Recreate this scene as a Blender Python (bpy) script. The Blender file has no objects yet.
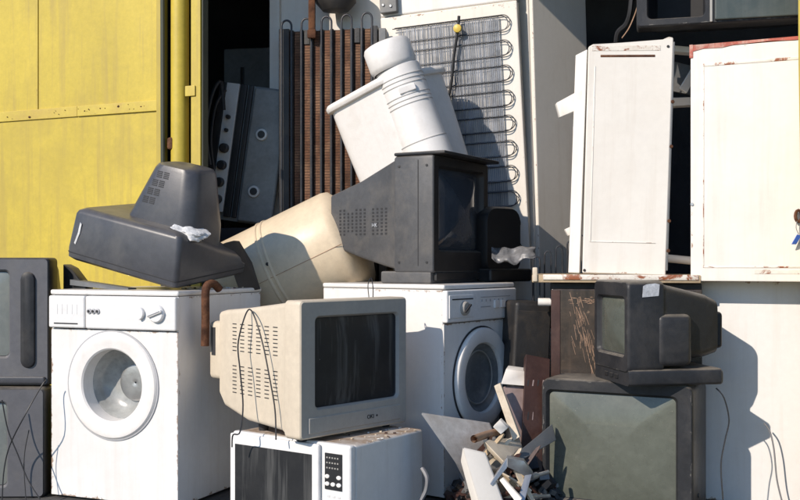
import bpy, bmesh, math, random
from mathutils import Vector, Matrix
R = math.radians
rnd = random.Random(7)
scene = bpy.context.scene
COL = scene.collection

# ------------------------------------------------------------------ camera, sky, sun, exposure
ZC = 0.97            # eye height (m)
HOR = 262.0          # horizon row in the 800x500 photograph
F = 1000.0           # focal length in photo pixels
cam = bpy.data.cameras.new('camera'); camo = bpy.data.objects.new('camera', cam); COL.objects.link(camo)
camo.location = (0, 0, ZC); camo.rotation_euler = (R(90), 0, 0)
cam.sensor_width = 36; cam.lens = 36 * F / 800; cam.shift_y = (HOR - 250) / 800
cam.clip_start = 0.05; cam.clip_end = 2000
scene.camera = camo

SUN_A, SUN_E = 45.0, 32.0      # azimuth the light travels towards (right of view axis), elevation
w = bpy.data.worlds.new('World'); scene.world = w; w.use_nodes = True
nt = w.node_tree
sky = nt.nodes.new('ShaderNodeTexSky'); sky.sky_type = 'NISHITA'; sky.sun_disc = False
sky.sun_elevation = R(SUN_E); sky.sun_rotation = R(180 + SUN_A); sky.air_density = 1.0; sky.dust_density = 0.1; sky.ozone_density = 5.0
hs = nt.nodes.new('ShaderNodeHueSaturation'); hs.inputs['Saturation'].default_value = 1.02
nt.links.new(sky.outputs[0], hs.inputs['Color']); nt.links.new(hs.outputs[0], nt.nodes['Background'].inputs[0]); nt.nodes['Background'].inputs[1].default_value = 0.15
sl = bpy.data.lights.new('sun', 'SUN'); sl.energy = 4.4; sl.angle = R(0.5); sl.color = (1.0, 0.89, 0.77)
so = bpy.data.objects.new('sun', sl); COL.objects.link(so)
d = Vector((math.sin(R(SUN_A)) * math.cos(R(SUN_E)), math.cos(R(SUN_A)) * math.cos(R(SUN_E)), -math.sin(R(SUN_E))))
so.rotation_euler = d.to_track_quat('-Z', 'Y').to_euler(); so.location = (-4, -4, 6)
vs = scene.view_settings; vs.view_transform = 'Standard'; vs.look = 'None'; vs.exposure = 0.04; vs.gamma = 1; vs.use_curve_mapping = False

# ------------------------------------------------------------------ helpers
def P(px, py, Y):
    return Vector(((px - 400) * Y / F, Y, ZC - (py - HOR) * Y / F))

def empty(name, loc, yaw=0, label=None, cat=None, group=None, rx=0, ry=0):
    o = bpy.data.objects.new(name, None); COL.objects.link(o); o.empty_display_size = .1
    o.location = loc; o.rotation_mode = 'XYZ'
    # tilt (rx, ry) in the thing's own frame, then yaw
    o.rotation_euler = (Matrix.Rotation(R(yaw), 3, 'Z') @ Matrix.Rotation(R(ry), 3, 'Y') @ Matrix.Rotation(R(rx), 3, 'X')).to_euler()
    tag(o, label, cat, group); return o

def tag(o, label=None, cat=None, group=None, kind=None):
    if label: o['label'] = label
    if cat: o['category'] = cat
    if group: o['group'] = group
    if kind: o['kind'] = kind
    return o

def obj(name, bm, mat, parent=None, sharp=35, wn=False, recalc=True, kind=None):
    if recalc: bmesh.ops.recalc_face_normals(bm, faces=bm.faces[:])
    me = bpy.data.meshes.new(name)
    for f in bm.faces: f.smooth = True
    bm.to_mesh(me); bm.free()
    me.set_sharp_from_angle(angle=R(sharp))
    if isinstance(mat, (list, tuple)):
        for m in mat: me.materials.append(m)
    else: me.materials.append(mat)
    o = bpy.data.objects.new(name, me); COL.objects.link(o)
    if parent: o.parent = parent
    if wn:
        m = o.modifiers.new('wn', 'WEIGHTED_NORMAL'); m.keep_sharp = True
    if kind: o['kind'] = kind
    return o

def ident(): return Matrix.Identity(4)

def bx(bm, lo, hi, bev=0, seg=2, M=None, mi=0):
    """box from corner lo to corner hi, optional bevel and transform"""
    lo = Vector(lo); hi = Vector(hi)
    t = bmesh.new(); bmesh.ops.create_cube(t, size=1)
    c = (lo + hi) / 2; s = hi - lo
    for v in t.verts: v.co = Vector((v.co.x * s.x + c.x, v.co.y * s.y + c.y, v.co.z * s.z + c.z))
    if bev: bmesh.ops.bevel(t, geom=t.edges[:], offset=min(bev, .45 * min(abs(s.x), abs(s.y), abs(s.z))), segments=seg, profile=.5, affect='EDGES')
    merge(bm, t, M, mi)
    return bm

def merge(bm, t, M=None, mi=0):
    vm = {}
    for v in t.verts: vm[v] = bm.verts.new((M @ v.co) if M else v.co)
    for f in t.faces:
        try:
            nf = bm.faces.new([vm[v] for v in f.verts]); nf.material_index = mi
        except ValueError: pass
    t.free()

def box(name, lo, hi, mat, parent=None, bev=0.004, seg=2, M=None, **k):
    return obj(name, bx(bmesh.new(), lo, hi, bev, seg, M), mat, parent, wn=True, **k)

def rrect(wd, ht, r, cx=0, cz=0, n=5):
    """rounded rectangle in x/z, 4*(n+1) points"""
    r = min(r, wd / 2 - 1e-4, ht / 2 - 1e-4); pts = []
    for (sx, sz, a0) in ((1, 1, 0), (-1, 1, 90), (-1, -1, 180), (1, -1, 270)):
        for i in range(n + 1):
            a = R(a0 + 90 * i / n)
            pts.append((cx + sx * (wd / 2 - r) + r * math.cos(a), cz + sz * (ht / 2 - r) + r * math.sin(a)))
    return pts

def ring3(pts, y): return [Vector((x, y, z)) for x, z in pts]

def loft(bm, rings, cap0=False, cap1=False, closed=True, M=None, mi=0):
    vr = [[bm.verts.new((M @ p) if M else p) for p in r] for r in rings]
    n = len(rings[0])
    for a, b in zip(vr, vr[1:]):
        for i in range(n if closed else n - 1):
            j = (i + 1) % n
            f = bm.faces.new((a[i], a[j], b[j], b[i])); f.material_index = mi
    if cap0: bm.faces.new(vr[0]).material_index = mi
    if cap1: bm.faces.new(vr[-1]).material_index = mi
    return bm

def lathe(bm, prof, n=32, M=None, cap0=False, cap1=False, mi=0):
    """profile of (radius, height) turned about local z"""
    rings = [[Vector((r * math.cos(2 * math.pi * i / n), r * math.sin(2 * math.pi * i / n), h)) for i in range(n)] for r, h in prof]
    return loft(bm, rings, cap0, cap1, True, M, mi)

def smooth_path(pts, sub=6):
    pts = [Vector(p) for p in pts]
    if len(pts) < 3: return pts
    out = []
    for i in range(len(pts) - 1):
        p0 = pts[max(i - 1, 0)]; p1 = pts[i]; p2 = pts[i + 1]; p3 = pts[min(i + 2, len(pts) - 1)]
        for k in range(sub):
            t = k / sub
            out.append(.5 * ((2 * p1) + (-p0 + p2) * t + (2 * p0 - 5 * p1 + 4 * p2 - p3) * t * t + (-p0 + 3 * p1 - 3 * p2 + p3) * t ** 3))
    out.append(pts[-1]); return out

def tube(bm, pts, r, n=6, smooth=True, M=None, cap=True, mi=0):
    pts = smooth_path(pts) if smooth else [Vector(p) for p in pts]
    rings = []; up = None
    for i, p in enumerate(pts):
        t = (pts[min(i + 1, len(pts) - 1)] - pts[max(i - 1, 0)]).normalized()
        if up is None:
            up = t.orthogonal().normalized()
        up = (up - t * up.dot(t)).normalized(); s = t.cross(up)
        rr = r[i] if isinstance(r, list) else r
        rings.append([p + rr * (math.cos(2 * math.pi * k / n) * up + math.sin(2 * math.pi * k / n) * s) for k in range(n)])
    return loft(bm, rings, cap, cap, True, M, mi)

def prism(bm, pts, off, M=None, bev=0):
    """polygon of 3D points extruded by vector off"""
    t = bmesh.new(); off = Vector(off)
    a = [t.verts.new(Vector(p)) for p in pts]; b = [t.verts.new(Vector(p) + off) for p in pts]
    t.faces.new(a); t.faces.new(b[::-1]); n = len(pts)
    for i in range(n): t.faces.new((a[i], b[i], b[(i + 1) % n], a[(i + 1) % n]))
    if bev: bmesh.ops.bevel(t, geom=t.edges[:], offset=bev, segments=1, affect='EDGES')
    merge(bm, t, M); return bm

def ang(c, yaw):  # world xy offset of local point under yaw
    a = R(yaw); return Vector((c[0] * math.cos(a) - c[1] * math.sin(a), c[0] * math.sin(a) + c[1] * math.cos(a), 0))

def base_at(corner, yaw, lx, ly, z):
    """root location so that local (lx, ly) falls on world xy corner"""
    o = ang((lx, ly), yaw); return Vector((corner[0] - o.x, corner[1] - o.y, z))

# ------------------------------------------------------------------ materials
def mat(name, col, rough=.5, metal=0, var=.12, scale=5, dirt=None, damt=.4, dscale=3, rust=None, ramt=0.0, rscale=6,
        speck=None, samt=0.0, sscale=120, streak=None, stamt=0.0, bump=.06, bscale=90, dust=None, dustamt=0.0, spec=.5,
        wave=None, coat=0, fine=.10, edge=None, eamt=0.0):
    m = bpy.data.materials.new(name); m.use_nodes = True; t = m.node_tree; N = t.nodes; L = t.links
    b = N['Principled BSDF']; b.inputs['Roughness'].default_value = rough; b.inputs['Metallic'].default_value = metal
    b.inputs['Specular IOR Level'].default_value = spec
    if coat: b.inputs['Coat Weight'].default_value = coat
    tc = N.new('ShaderNodeTexCoord'); oi = N.new('ShaderNodeObjectInfo')
    va = N.new('ShaderNodeVectorMath'); va.operation = 'MULTIPLY_ADD'
    cmb = N.new('ShaderNodeCombineXYZ'); 
    for i in range(3): L.new(oi.outputs['Random'], cmb.inputs[i])
    va.inputs[1].default_value = (37, 23, 51); L.new(cmb.outputs[0], va.inputs[0]); L.new(tc.outputs['Object'], va.inputs[2])
    vec = va.outputs[0]
    def noise(s, det=5, ro=.6, v=None, dist=0):
        n = N.new('ShaderNodeTexNoise'); n.inputs['Scale'].default_value = s; n.inputs['Detail'].default_value = det
        n.inputs['Roughness'].default_value = ro; n.inputs['Distortion'].default_value = dist
        L.new(v or vec, n.inputs['Vector']); return n.outputs['Fac']
    def ramp(fac, lo, hi, v1=1.0):
        r = N.new('ShaderNodeMapRange'); r.inputs['From Min'].default_value = lo; r.inputs['From Max'].default_value = hi
        r.inputs['To Max'].default_value = v1; r.clamp = True; L.new(fac, r.inputs['Value']); return r.outputs[0]
    def mix(a, bcol, fac):
        x = N.new('ShaderNodeMix'); x.data_type = 'RGBA'
        if isinstance(a, tuple): x.inputs[6].default_value = (*a, 1)
        else: L.new(a, x.inputs[6])
        if isinstance(bcol, tuple): x.inputs[7].default_value = (*bcol, 1)
        else: L.new(bcol, x.inputs[7])
        L.new(fac, x.inputs[0]); return x.outputs[2]
    c1 = tuple(c * (1 - var) for c in col); c2 = tuple(min(1, c * (1 + var)) for c in col)
    c = mix(c1, c2, ramp(noise(scale), .3, .7))
    if fine:
        g_ = N.new('ShaderNodeMix'); g_.data_type = 'RGBA'; g_.blend_type = 'MULTIPLY'; g_.inputs[0].default_value = 1
        L.new(c, g_.inputs[6]); r_ = N.new('ShaderNodeMapRange'); r_.inputs['From Min'].default_value = .3; r_.inputs['From Max'].default_value = .7
        r_.inputs['To Min'].default_value = 1 - fine; r_.inputs['To Max'].default_value = 1 + fine * .5
        L.new(noise(38, 10, .75), r_.inputs['Value']); L.new(r_.outputs[0], g_.inputs[7]); c = g_.outputs[2]
    if streak:
        mp = N.new('ShaderNodeMapping'); mp.inputs['Scale'].default_value = (1, 1, .06); L.new(vec, mp.inputs[0])
        c = mix(c, streak, ramp(noise(22, 4, .65, mp.outputs[0]), .5, .78, stamt))
    if dirt:
        f = ramp(noise(dscale, 8, .68, dist=.4), .48, .72, damt); c = mix(c, dirt, f)
    if dust:
        g = N.new('ShaderNodeNewGeometry'); s = N.new('ShaderNodeSeparateXYZ'); L.new(g.outputs['Normal'], s.inputs[0])
        f = ramp(s.outputs[2], .45, .95, dustamt)
        mm = N.new('ShaderNodeMath'); mm.operation = 'MULTIPLY'; L.new(f, mm.inputs[0]); L.new(ramp(noise(14, 8, .7), .25, .6), mm.inputs[1])
        c = mix(c, dust, mm.outputs[0])
    if rust and ramt:
        lo = .78 - ramt * .3
        f = ramp(noise(rscale, 10, .72, dist=.6), lo, lo + .06); c = mix(c, rust, f)
    if edge:
        sx = N.new('ShaderNodeSeparateXYZ'); L.new(tc.outputs['Generated'], sx.inputs[0]); ds = []
        def mth(op, a, b_=None):
            q_ = N.new('ShaderNodeMath'); q_.operation = op
            for i_, v_ in enumerate((a, b_)):
                if v_ is None: continue
                if isinstance(v_, (int, float)): q_.inputs[i_].default_value = v_
                else: L.new(v_, q_.inputs[i_])
            return q_.outputs[0]
        for i_ in range(3):
            o_ = sx.outputs[i_]; ds.append(mth('MINIMUM', o_, mth('SUBTRACT', 1.0, o_)))
        mn = mth('MINIMUM', mth('MINIMUM', ds[0], ds[1]), ds[2]); mx = mth('MAXIMUM', mth('MAXIMUM', ds[0], ds[1]), ds[2])
        d2 = mth('SUBTRACT', mth('SUBTRACT', mth('ADD', mth('ADD', ds[0], ds[1]), ds[2]), mn), mx)
        fac = mth('SUBTRACT', noise(24, 9, .7), mth('MULTIPLY', d2, 9.0))
        c = mix(c, edge, ramp(fac, .60 - eamt * .2, .66 - eamt * .2, .85))
    if speck and samt:
        f = ramp(noise(sscale, 3, .6), .80 - samt * .35, .84 - samt * .35); c = mix(c, speck, f)
    if wave:
        wv = N.new('ShaderNodeTexWave'); wv.bands_direction = 'Z'; wv.inputs['Scale'].default_value = wave[0]
        wv.inputs['Distortion'].default_value = 1.0; wv.inputs['Detail'].default_value = 2; L.new(tc.outputs['Object'], wv.inputs['Vector'])
        c = mix(c, wave[1], ramp(wv.outputs['Fac'], .5, .9, .7))
    L.new(c, b.inputs['Base Color'])
    rn = N.new('ShaderNodeMapRange'); rn.inputs['To Min'].default_value = max(.03, rough - .12); rn.inputs['To Max'].default_value = min(1, rough + .15)
    L.new(noise(9, 6, .7), rn.inputs['Value']); L.new(rn.outputs[0], b.inputs['Roughness'])
    if bump:
        bn = N.new('ShaderNodeBump'); bn.inputs['Strength'].default_value = bump; bn.inputs['Distance'].default_value = .01
        L.new(noise(bscale, 6, .65), bn.inputs['Height']); L.new(bn.outputs[0], b.inputs['Normal'])
    return m

RUST = (.16, .055, .02); DUST = (.38, .33, .26); GRIME = (.22, .19, .15)
M = {}
M['white'] = mat('white_enamel', (.80, .785, .76), .36, var=.02, scale=1.5, dirt=(.60, .54, .46), damt=.30, dscale=1.3, rust=RUST, ramt=.07, rscale=9, streak=(.58, .52, .44), stamt=.30, bump=.02, bscale=14, dust=(.42, .36, .29), dustamt=.7, fine=.04, edge=(.27, .16, .09), eamt=.62, speck=(.25, .16, .1), samt=.035, sscale=40)
M['white2'] = mat('aged_white_enamel', (.80, .755, .68), .42, var=.03, scale=1.5, dirt=(.60, .52, .42), damt=.30, dscale=1.6, rust=RUST, ramt=.12, rscale=7, streak=(.55, .46, .36), stamt=.30, speck=(.2, .12, .07), samt=.07, sscale=45, bump=.015, fine=.04, edge=(.28, .13, .06), eamt=.45)
M['white_rust'] = mat('white_enamel_rusted', (.78, .73, .64), .45, var=.05, dirt=(.45, .34, .23), damt=.45, dscale=4, rust=(.28, .09, .035), ramt=.85, rscale=11, bump=.1)
M['white_top'] = mat('white_enamel_dirty_top', (.78, .76, .73), .42, var=.03, dirt=(.58, .53, .46), damt=.3, dscale=2, rust=RUST, ramt=.10, rscale=12, streak=(.5, .45, .38), stamt=.3, dust=(.34, .24, .16), dustamt=1.0, bump=.03, fine=.05, edge=(.26, .15, .08), eamt=.5)
M['whiteplastic'] = mat('white_plastic', (.84, .81, .77), .42, var=.02, dirt=(.56, .51, .44), damt=.35, dscale=5, streak=(.62, .57, .5), stamt=.2, bump=.01, fine=.06)
M['panel_white'] = mat('white_panel_plastic', (.79, .78, .76), .4, var=.02, dirt=(.6, .56, .5), damt=.25, bump=.01)
M['grey_print'] = mat('grey_print', (.42, .42, .43), .5, var=.05, bump=0)
M['mark'] = mat('faded_print', (.66, .66, .65), .5, var=.05, bump=0)
M['rib'] = mat('grey_white_plastic', (.52, .50, .47), .5, var=.1, bump=0)  # ribs greyer than the column they sit on
M['dark_line'] = mat('dark_gap', (.03, .03, .032), .7, var=.1, bump=0)
M['drum'] = mat('drum_steel', (.42, .42, .41), .35, metal=.75, var=.15, scale=12, dirt=(.25, .22, .18), damt=.5, dscale=8, bump=.05)
M['bowl'] = mat('clouded_bowl', (.34, .345, .33), .2, var=.25, scale=8, dirt=(.55, .53, .49), damt=.6, dscale=9, bump=.02, fine=.2)
M['bowl2'] = mat('dim_door_glass', (.20, .205, .205), .2, var=.25, scale=6, dirt=(.42, .40, .37), damt=.55, dscale=7, bump=.02, fine=.2)
M['cream'] = mat('cream_plastic', (.66, .57, .44), .5, var=.05, dirt=(.45, .37, .27), damt=.3, dscale=4, streak=(.45, .38, .3), stamt=.25, bump=.04)
M['boiler'] = mat('yellowed_cream_enamel', (.73, .60, .42), .42, var=.06, dirt=(.48, .36, .22), damt=.4, dscale=4, rust=RUST, ramt=.12, rscale=10, speck=(.3, .2, .1), samt=.12, sscale=60, bump=.03)
M['silver'] = mat('silver_grey_plastic', (.36, .345, .315), .45, var=.05, dirt=(.42, .37, .30), damt=.3, dscale=5, streak=(.48, .45, .40), stamt=.25, bump=.02)
M['dark'] = mat('charcoal_plastic', (.024, .025, .028), .42, spec=.32, var=.2, dirt=(.10, .09, .08), damt=.4, dscale=5, speck=(.20, .18, .15), samt=.13, sscale=170, dust=DUST, dustamt=.55, bump=.08, bscale=220, fine=.25, edge=(.15, .14, .125), eamt=.5)
M['dark2'] = mat('slate_plastic', (.060, .062, .071), .36, var=.12, dirt=(.16, .15, .135), damt=.35, dscale=4, speck=(.025, .025, .025), samt=.05, sscale=100, dust=DUST, dustamt=.22, bump=.05, bscale=240, fine=.18)
M['leftgrey'] = mat('mid_grey_plastic', (.115, .115, .125), .4, var=.1, dirt=(.18, .17, .15), damt=.35, dscale=5, dust=DUST, dustamt=.3, bump=.05, bscale=220, fine=.15)
M['tvgrey'] = mat('dusty_grey_plastic', (.078, .078, .080), .48, var=.12, dirt=(.18, .16, .135), damt=.5, dscale=6, speck=(.02, .02, .02), samt=.24, sscale=90, dust=DUST, dustamt=.4, bump=.08, bscale=200, fine=.2)
M['black'] = mat('black_plastic', (.018, .018, .019), .45, var=.2, dirt=(.07, .06, .05), damt=.4, dust=DUST, dustamt=.3, bump=.05)
M['blackmetal'] = mat('sooty_black_metal', (.022, .021, .021), .5, var=.3, dirt=(.09, .07, .05), damt=.5, dscale=7, speck=(.3, .27, .22), samt=.12, sscale=60, bump=.12)
M['scr_green'] = mat('grey_green_screen', (.105, .114, .092), .27, var=.15, scale=3, dirt=(.20, .20, .165), damt=.6, dscale=3.5, speck=(.42, .40, .33), samt=.22, sscale=110, bump=.015, coat=.3, fine=.2)
M['scr_dark'] = mat('dark_screen', (.022, .023, .025), .42, spec=.25, var=.15, dirt=(.07, .07, .067), damt=.35, dscale=4, streak=(.22, .22, .21), stamt=.6, speck=(.3, .3, .28), samt=.12, sscale=80, bump=.0)
M['scr_pale'] = mat('pale_grey_screen', (.19, .21, .20), .22, var=.12, scale=3, dirt=(.3, .3, .26), damt=.5, dscale=4, bump=.01, coat=.3)
M['scr_gloss'] = mat('glossy_screen', (.05, .062, .08), .06, var=.3, scale=4, dirt=(.14, .14, .135), damt=.35, dscale=4, bump=0, coat=.5)  # bluish base colour stands in for sky reflected in the glass
M['yellow'] = mat('yellow_paint', (.56, .425, .05), .5, var=.16, scale=1.1, dirt=(.40, .30, .055), damt=.8, dscale=1.5, rust=(.2, .08, .025), ramt=.07, rscale=12, streak=(.40, .29, .07), stamt=.8, speck=(.22, .11, .035), samt=.05, sscale=55, bump=.08, bscale=18, fine=.12, edge=(.22, .12, .04), eamt=.25)
M['yellow_rust'] = mat('yellow_paint_rusting', (.60, .46, .07), .55, var=.1, scale=4, dirt=(.45, .30, .08), damt=.6, dscale=6, rust=(.15, .06, .03), ramt=.42, rscale=26, bump=.1)
M['greenish'] = mat('olive_recess_shade', (.06, .065, .045), .6, var=.15, dirt=(.1, .09, .05), damt=.4, bump=.05)  # dark olive paints in the shade of the recess beside the pipe
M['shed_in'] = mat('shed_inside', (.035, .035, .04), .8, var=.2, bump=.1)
M['rust'] = mat('rusted_iron', (.095, .042, .024), .8, spec=.2, var=.45, scale=22, dirt=(.23, .105, .05), damt=.7, dscale=16, speck=(.03, .018, .012), samt=.35, sscale=70, bump=.5, bscale=60, fine=.4)
M['fin'] = mat('rusty_fins', (.17, .082, .048), .8, spec=.2, var=.5, scale=6, dirt=(.34, .20, .12), damt=.85, dscale=7, streak=(.07, .04, .03), stamt=.6, wave=(22, (.05, .028, .02)), bump=.45, bscale=60, fine=.4)
M['fin_dark'] = mat('sooty_fins', (.035, .03, .03), .75, var=.4, scale=9, wave=(26, (.012, .012, .012)), bump=.3, bscale=60)
M['coil'] = mat('dark_coil_tube', (.045, .05, .06), .4, metal=.3, var=.2, dirt=(.15, .12, .1), damt=.4, dscale=20, bump=.05)
M['wire'] = mat('grey_blue_wire', (.30, .32, .36), .5, var=.5, scale=14, dirt=(.10, .10, .11), damt=.7, dscale=7, bump=0)
M['cable'] = mat('black_cable', (.02, .02, .022), .5, var=.1, bump=0)
M['cable_grey'] = mat('grey_cable', (.20, .20, .21), .5, var=.1, bump=0)
M['stove'] = mat('dull_grey_enamel', (.21, .22, .215), .45, var=.08, dirt=(.1, .09, .08), damt=.5, dscale=4, bump=.03, fine=.2)
M['stovestrip'] = mat('light_grey_strip', (.55, .56, .55), .4, var=.05, dirt=(.4, .37, .33), damt=.4, dscale=6, bump=.02)
M['wood'] = mat('old_board', (.46, .35, .22), .75, var=.2, scale=12, dirt=(.2, .13, .08), damt=.5, dscale=12, bump=.2)
M['creamboard'] = mat('chipped_cream_board', (.68, .58, .44), .65, var=.08, dirt=(.35, .25, .16), damt=.5, dscale=14, rust=(.2, .1, .05), ramt=.25, rscale=22, bump=.1)
M['brown'] = mat('dark_brown_tin', (.055, .024, .018), .5, var=.25, scale=10, dirt=(.14, .08, .06), damt=.4, dscale=12, bump=.08)
M['ovenglass'] = mat('burnt_oven_glass', (.048, .038, .031), .2, var=.3, scale=5, dirt=(.12, .085, .06), damt=.7, dscale=6, rust=(.26, .18, .12), ramt=.50, rscale=16, streak=(.13, .09, .065), stamt=.6, speck=(.5, .42, .33), samt=.2, sscale=90, bump=.04, fine=.3)
M['tin'] = mat('dull_tin_sheet', (.56, .54, .51), .45, metal=.1, var=.15, scale=12, dirt=(.30, .25, .2), damt=.6, dscale=8, streak=(.36, .3, .25), stamt=.45, bump=.08, fine=.2, edge=(.75, .73, .7), eamt=.7)  # pale edge tint paints in a sunlit rim
M['steel'] = mat('galvanised_steel', (.45, .46, .47), .35, metal=.7, var=.15, scale=14, dirt=(.2, .17, .14), damt=.5, dscale=16, bump=.04)
M['greysteel'] = mat('grey_painted_steel', (.16, .165, .17), .5, metal=.2, var=.15, dirt=(.3, .27, .22), damt=.4, dscale=10, bump=.05)
M['pink'] = mat('dull_pink_panel', (.36, .27, .25), .55, var=.12, dirt=(.15, .1, .08), damt=.5, dscale=12, bump=.06)
M['foam'] = mat('white_foam', (.72, .72, .71), .9, var=.12, scale=25, dirt=(.35, .33, .3), damt=.4, dscale=20, bump=.7, bscale=50)
M['red'] = mat('red_oxide_rim', (.42, .085, .05), .55, var=.2, scale=20, dirt=(.7, .62, .5), damt=.7, dscale=18, bump=.1)
M['greentv'] = mat('dark_green_grey_plastic', (.045, .062, .06), .4, var=.15, dirt=(.14, .14, .12), damt=.35, dscale=5, streak=(.12, .13, .12), stamt=.4, bump=.05)
M['brownplate'] = mat('brown_plate', (.17, .075, .04), .5, var=.3, scale=10, bump=.05)
M['paper'] = mat('torn_paper_sticker', (.48, .50, .53), .7, var=.35, scale=40, dirt=(.2, .21, .22), damt=.6, dscale=40, bump=.2)
M['blue'] = mat('blue_tag', (.03, .10, .42), .45, var=.15, bump=0)
M['copper'] = mat('tan_pipe', (.46, .29, .19), .5, metal=.2, var=.15, dirt=(.2, .12, .08), damt=.5, dscale=20, bump=.05)
M['yellowcap'] = mat('yellow_cap', (.70, .50, .08), .45, var=.1, bump=0)
M['concrete'] = mat('ground_concrete_dirt', (.07, .067, .064), .9, var=.2, scale=3, dirt=(.045, .04, .037), damt=.7, dscale=2, speck=(.16, .15, .14), samt=.3, sscale=40, bump=.5, bscale=30)
M['film'] = mat('grey_film', (.17, .17, .175), .3, var=.4, scale=25, bump=.3, bscale=30)

# ------------------------------------------------------------------ ground
bm = bmesh.new()
n = 40
for i in range(n + 1):
    for j in range(n + 1):
        x = (i / n - .5) * 120; y = (j / n - .5) * 120
        bm.verts.new((x, y, 0))
bm.verts.ensure_lookup_table()
for i in range(n):
    for j in range(n):
        a = i * (n + 1) + j
        bm.faces.new((bm.verts[a], bm.verts[a + n + 1], bm.verts[a + n + 2], bm.verts[a + 1]))
g = obj('ground', bm, M['concrete']); tag(g, 'dusty concrete and dirt yard ground', 'ground', kind='structure')

# ------------------------------------------------------------------ yellow shed (front plane yawed 23 degrees)
YAW = -23
O = Vector((-.93, 4.75, 0))
shed = empty('metal_shed', O, YAW, 'yellow painted steel shed with its front wide open', 'shed')
def U(px):   # along-front coordinate of a pixel column on the shed front plane
    k = (px - 400) / F; c, s = math.cos(R(YAW)), math.sin(R(YAW))
    return (k * O.y - O.x) / (c - k * s)
def shedpt(px, v):   # world xy, v metres behind the front plane at that pixel column
    c, s = math.cos(R(YAW)), math.sin(R(YAW)); k = (px - 400) / F
    ox = O.x - s * v; oy = O.y + c * v
    u = (k * oy - ox) / (c - k * s)
    return Vector((ox + c * u, oy + s * u))
ZS = 1.725; HT = 2.95
ue = U(163)
def sheet(name, x0, x1, z0, z1, y=0, m='yellow', th=.02, bev=.003):
    return box(name, (x0, y, z0), (x1, y + th, z1), M[m], shed, bev)
sheet('wall_panel', -2.6, ue - .03, .02, ZS - .02)
sheet('wall_panel', -2.6, U(38) - .002, ZS + .018, HT)
sheet('wall_panel', U(38) + .002, ue - .03, ZS + .018, HT, y=.002)
for k, (a, b) in enumerate(((-2.6, U(78)), (U(78) + .002, ue - .03))):
    sheet('seam_strip', a, b, ZS - .022 - .0 * k, ZS + .03, y=-.008 - .002 * k, m='yellow_rust', th=.012)
sheet('edge_strip', ue - .032, ue, .02, HT, y=-.012, th=.05, m='yellow')
bm = bmesh.new()
for k in range(70):
    x = rnd.uniform(-2.5, ue - .06); r_ = rnd.choice((.0015, .002, .002, .003, .003, .0055))
    lathe(bm, [(r_, 0), (r_ * .8, .002), (r_ * .25, .003)], 7, Matrix.Translation((x, -.0102, ZS + .004 + rnd.uniform(-.014, .016))) @ Matrix.Rotation(R(90), 4, 'X') @ Matrix.Scale(rnd.uniform(1, 1.8), 4, (1, 0, 0)), cap1=True)
obj('rivets', bm, M['rust'], shed, kind='stuff')
sheet('recess_plate', ue, U(193), .02, HT, y=.09, m='greenish')
bm = bmesh.new(); xp = (U(170) + U(185)) / 2; rp = (U(185) - U(170)) / 2
lathe(bm, [(rp, .04), (rp, HT)], 24, Matrix.Translation((xp, .02, 0)), True, True)
obj('corner_pipe', bm, M['yellow'], shed)
for zz, px_ in ((1.51, 171.5),):
    box('rust_scab', (U(px_) - .012, -.026, zz), (U(px_) + .022, .0, zz + .06), M['rust'], shed, .012)
sheet('door_post', U(192), U(201.5), .02, HT, y=-.01, th=.05)
box('post_return', (U(201.5), .0, .02), (U(203), .045, HT), M['greenish'], shed, .003)
box('hasp', (U(187), -.018, 1.76), (U(197), -.011, 1.81), M['yellow_rust'], shed, .004)
bm = bmesh.new()
tube(bm, [(U(166.5), -.03, .1), (U(166.7), -.03, 1.3), (U(166.2), -.032, HT)], .011, 8)
obj('shade_rod', bm, M['greenish'], shed)  # thin dark rod stands in for the shadow line left of the pipe
UR = U(797.5)
bm = bmesh.new()
prism(bm, [(UR + .03, -.03, .02), (UR + .16, -.03, .02), (UR + .16, -.03, HT), (UR - .0, -.03, HT), (UR + .004, -.03, 1.7)], (0, .10, 0))
obj('door_post', bm, M['yellow'], shed)
sheet('wall_panel', UR + .162, UR + 1.3, .02, HT)
DEP = 2.3
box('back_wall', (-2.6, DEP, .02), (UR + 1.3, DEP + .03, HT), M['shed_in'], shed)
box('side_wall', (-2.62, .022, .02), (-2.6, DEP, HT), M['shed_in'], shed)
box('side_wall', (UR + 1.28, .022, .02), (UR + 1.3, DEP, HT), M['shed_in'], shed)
box('unseen_partition', (-1.02, .15, .02), (-1.0, DEP - .01, HT), M['shed_in'], shed)  # added partition, out of view, to keep the shed interior dark
box('roof', (-2.7, -.03, HT + .002), (UR + 1.35, DEP + .1, HT + .06), M['yellow'], shed)

# ------------------------------------------------------------------ washing machines
def plate_hole(bm, x0, x1, z0, z1, cx, cz, r, y, n=48):
    """flat plate in x/z with a round hole"""
    inner = []; outer = []
    for i in range(n):
        a = 2 * math.pi * (i + .5) / n; c, s = math.cos(a), math.sin(a)
        inner.append(Vector((cx + r * c, y, cz + r * s)))
        t = min(((x1 if c > 0 else x0) - cx) / c, ((z1 if s > 0 else z0) - cz) / s)
        outer.append(Vector((cx + t * c, y, cz + t * s)))
    for (px_, pz_) in ((x0, z0), (x1, z0), (x0, z1), (x1, z1)):
        k = min(range(n), key=lambda i: (outer[i] - Vector((px_, y, pz_))).length); outer[k] = Vector((px_, y, pz_))
    loft(bm, [inner, outer])

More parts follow.
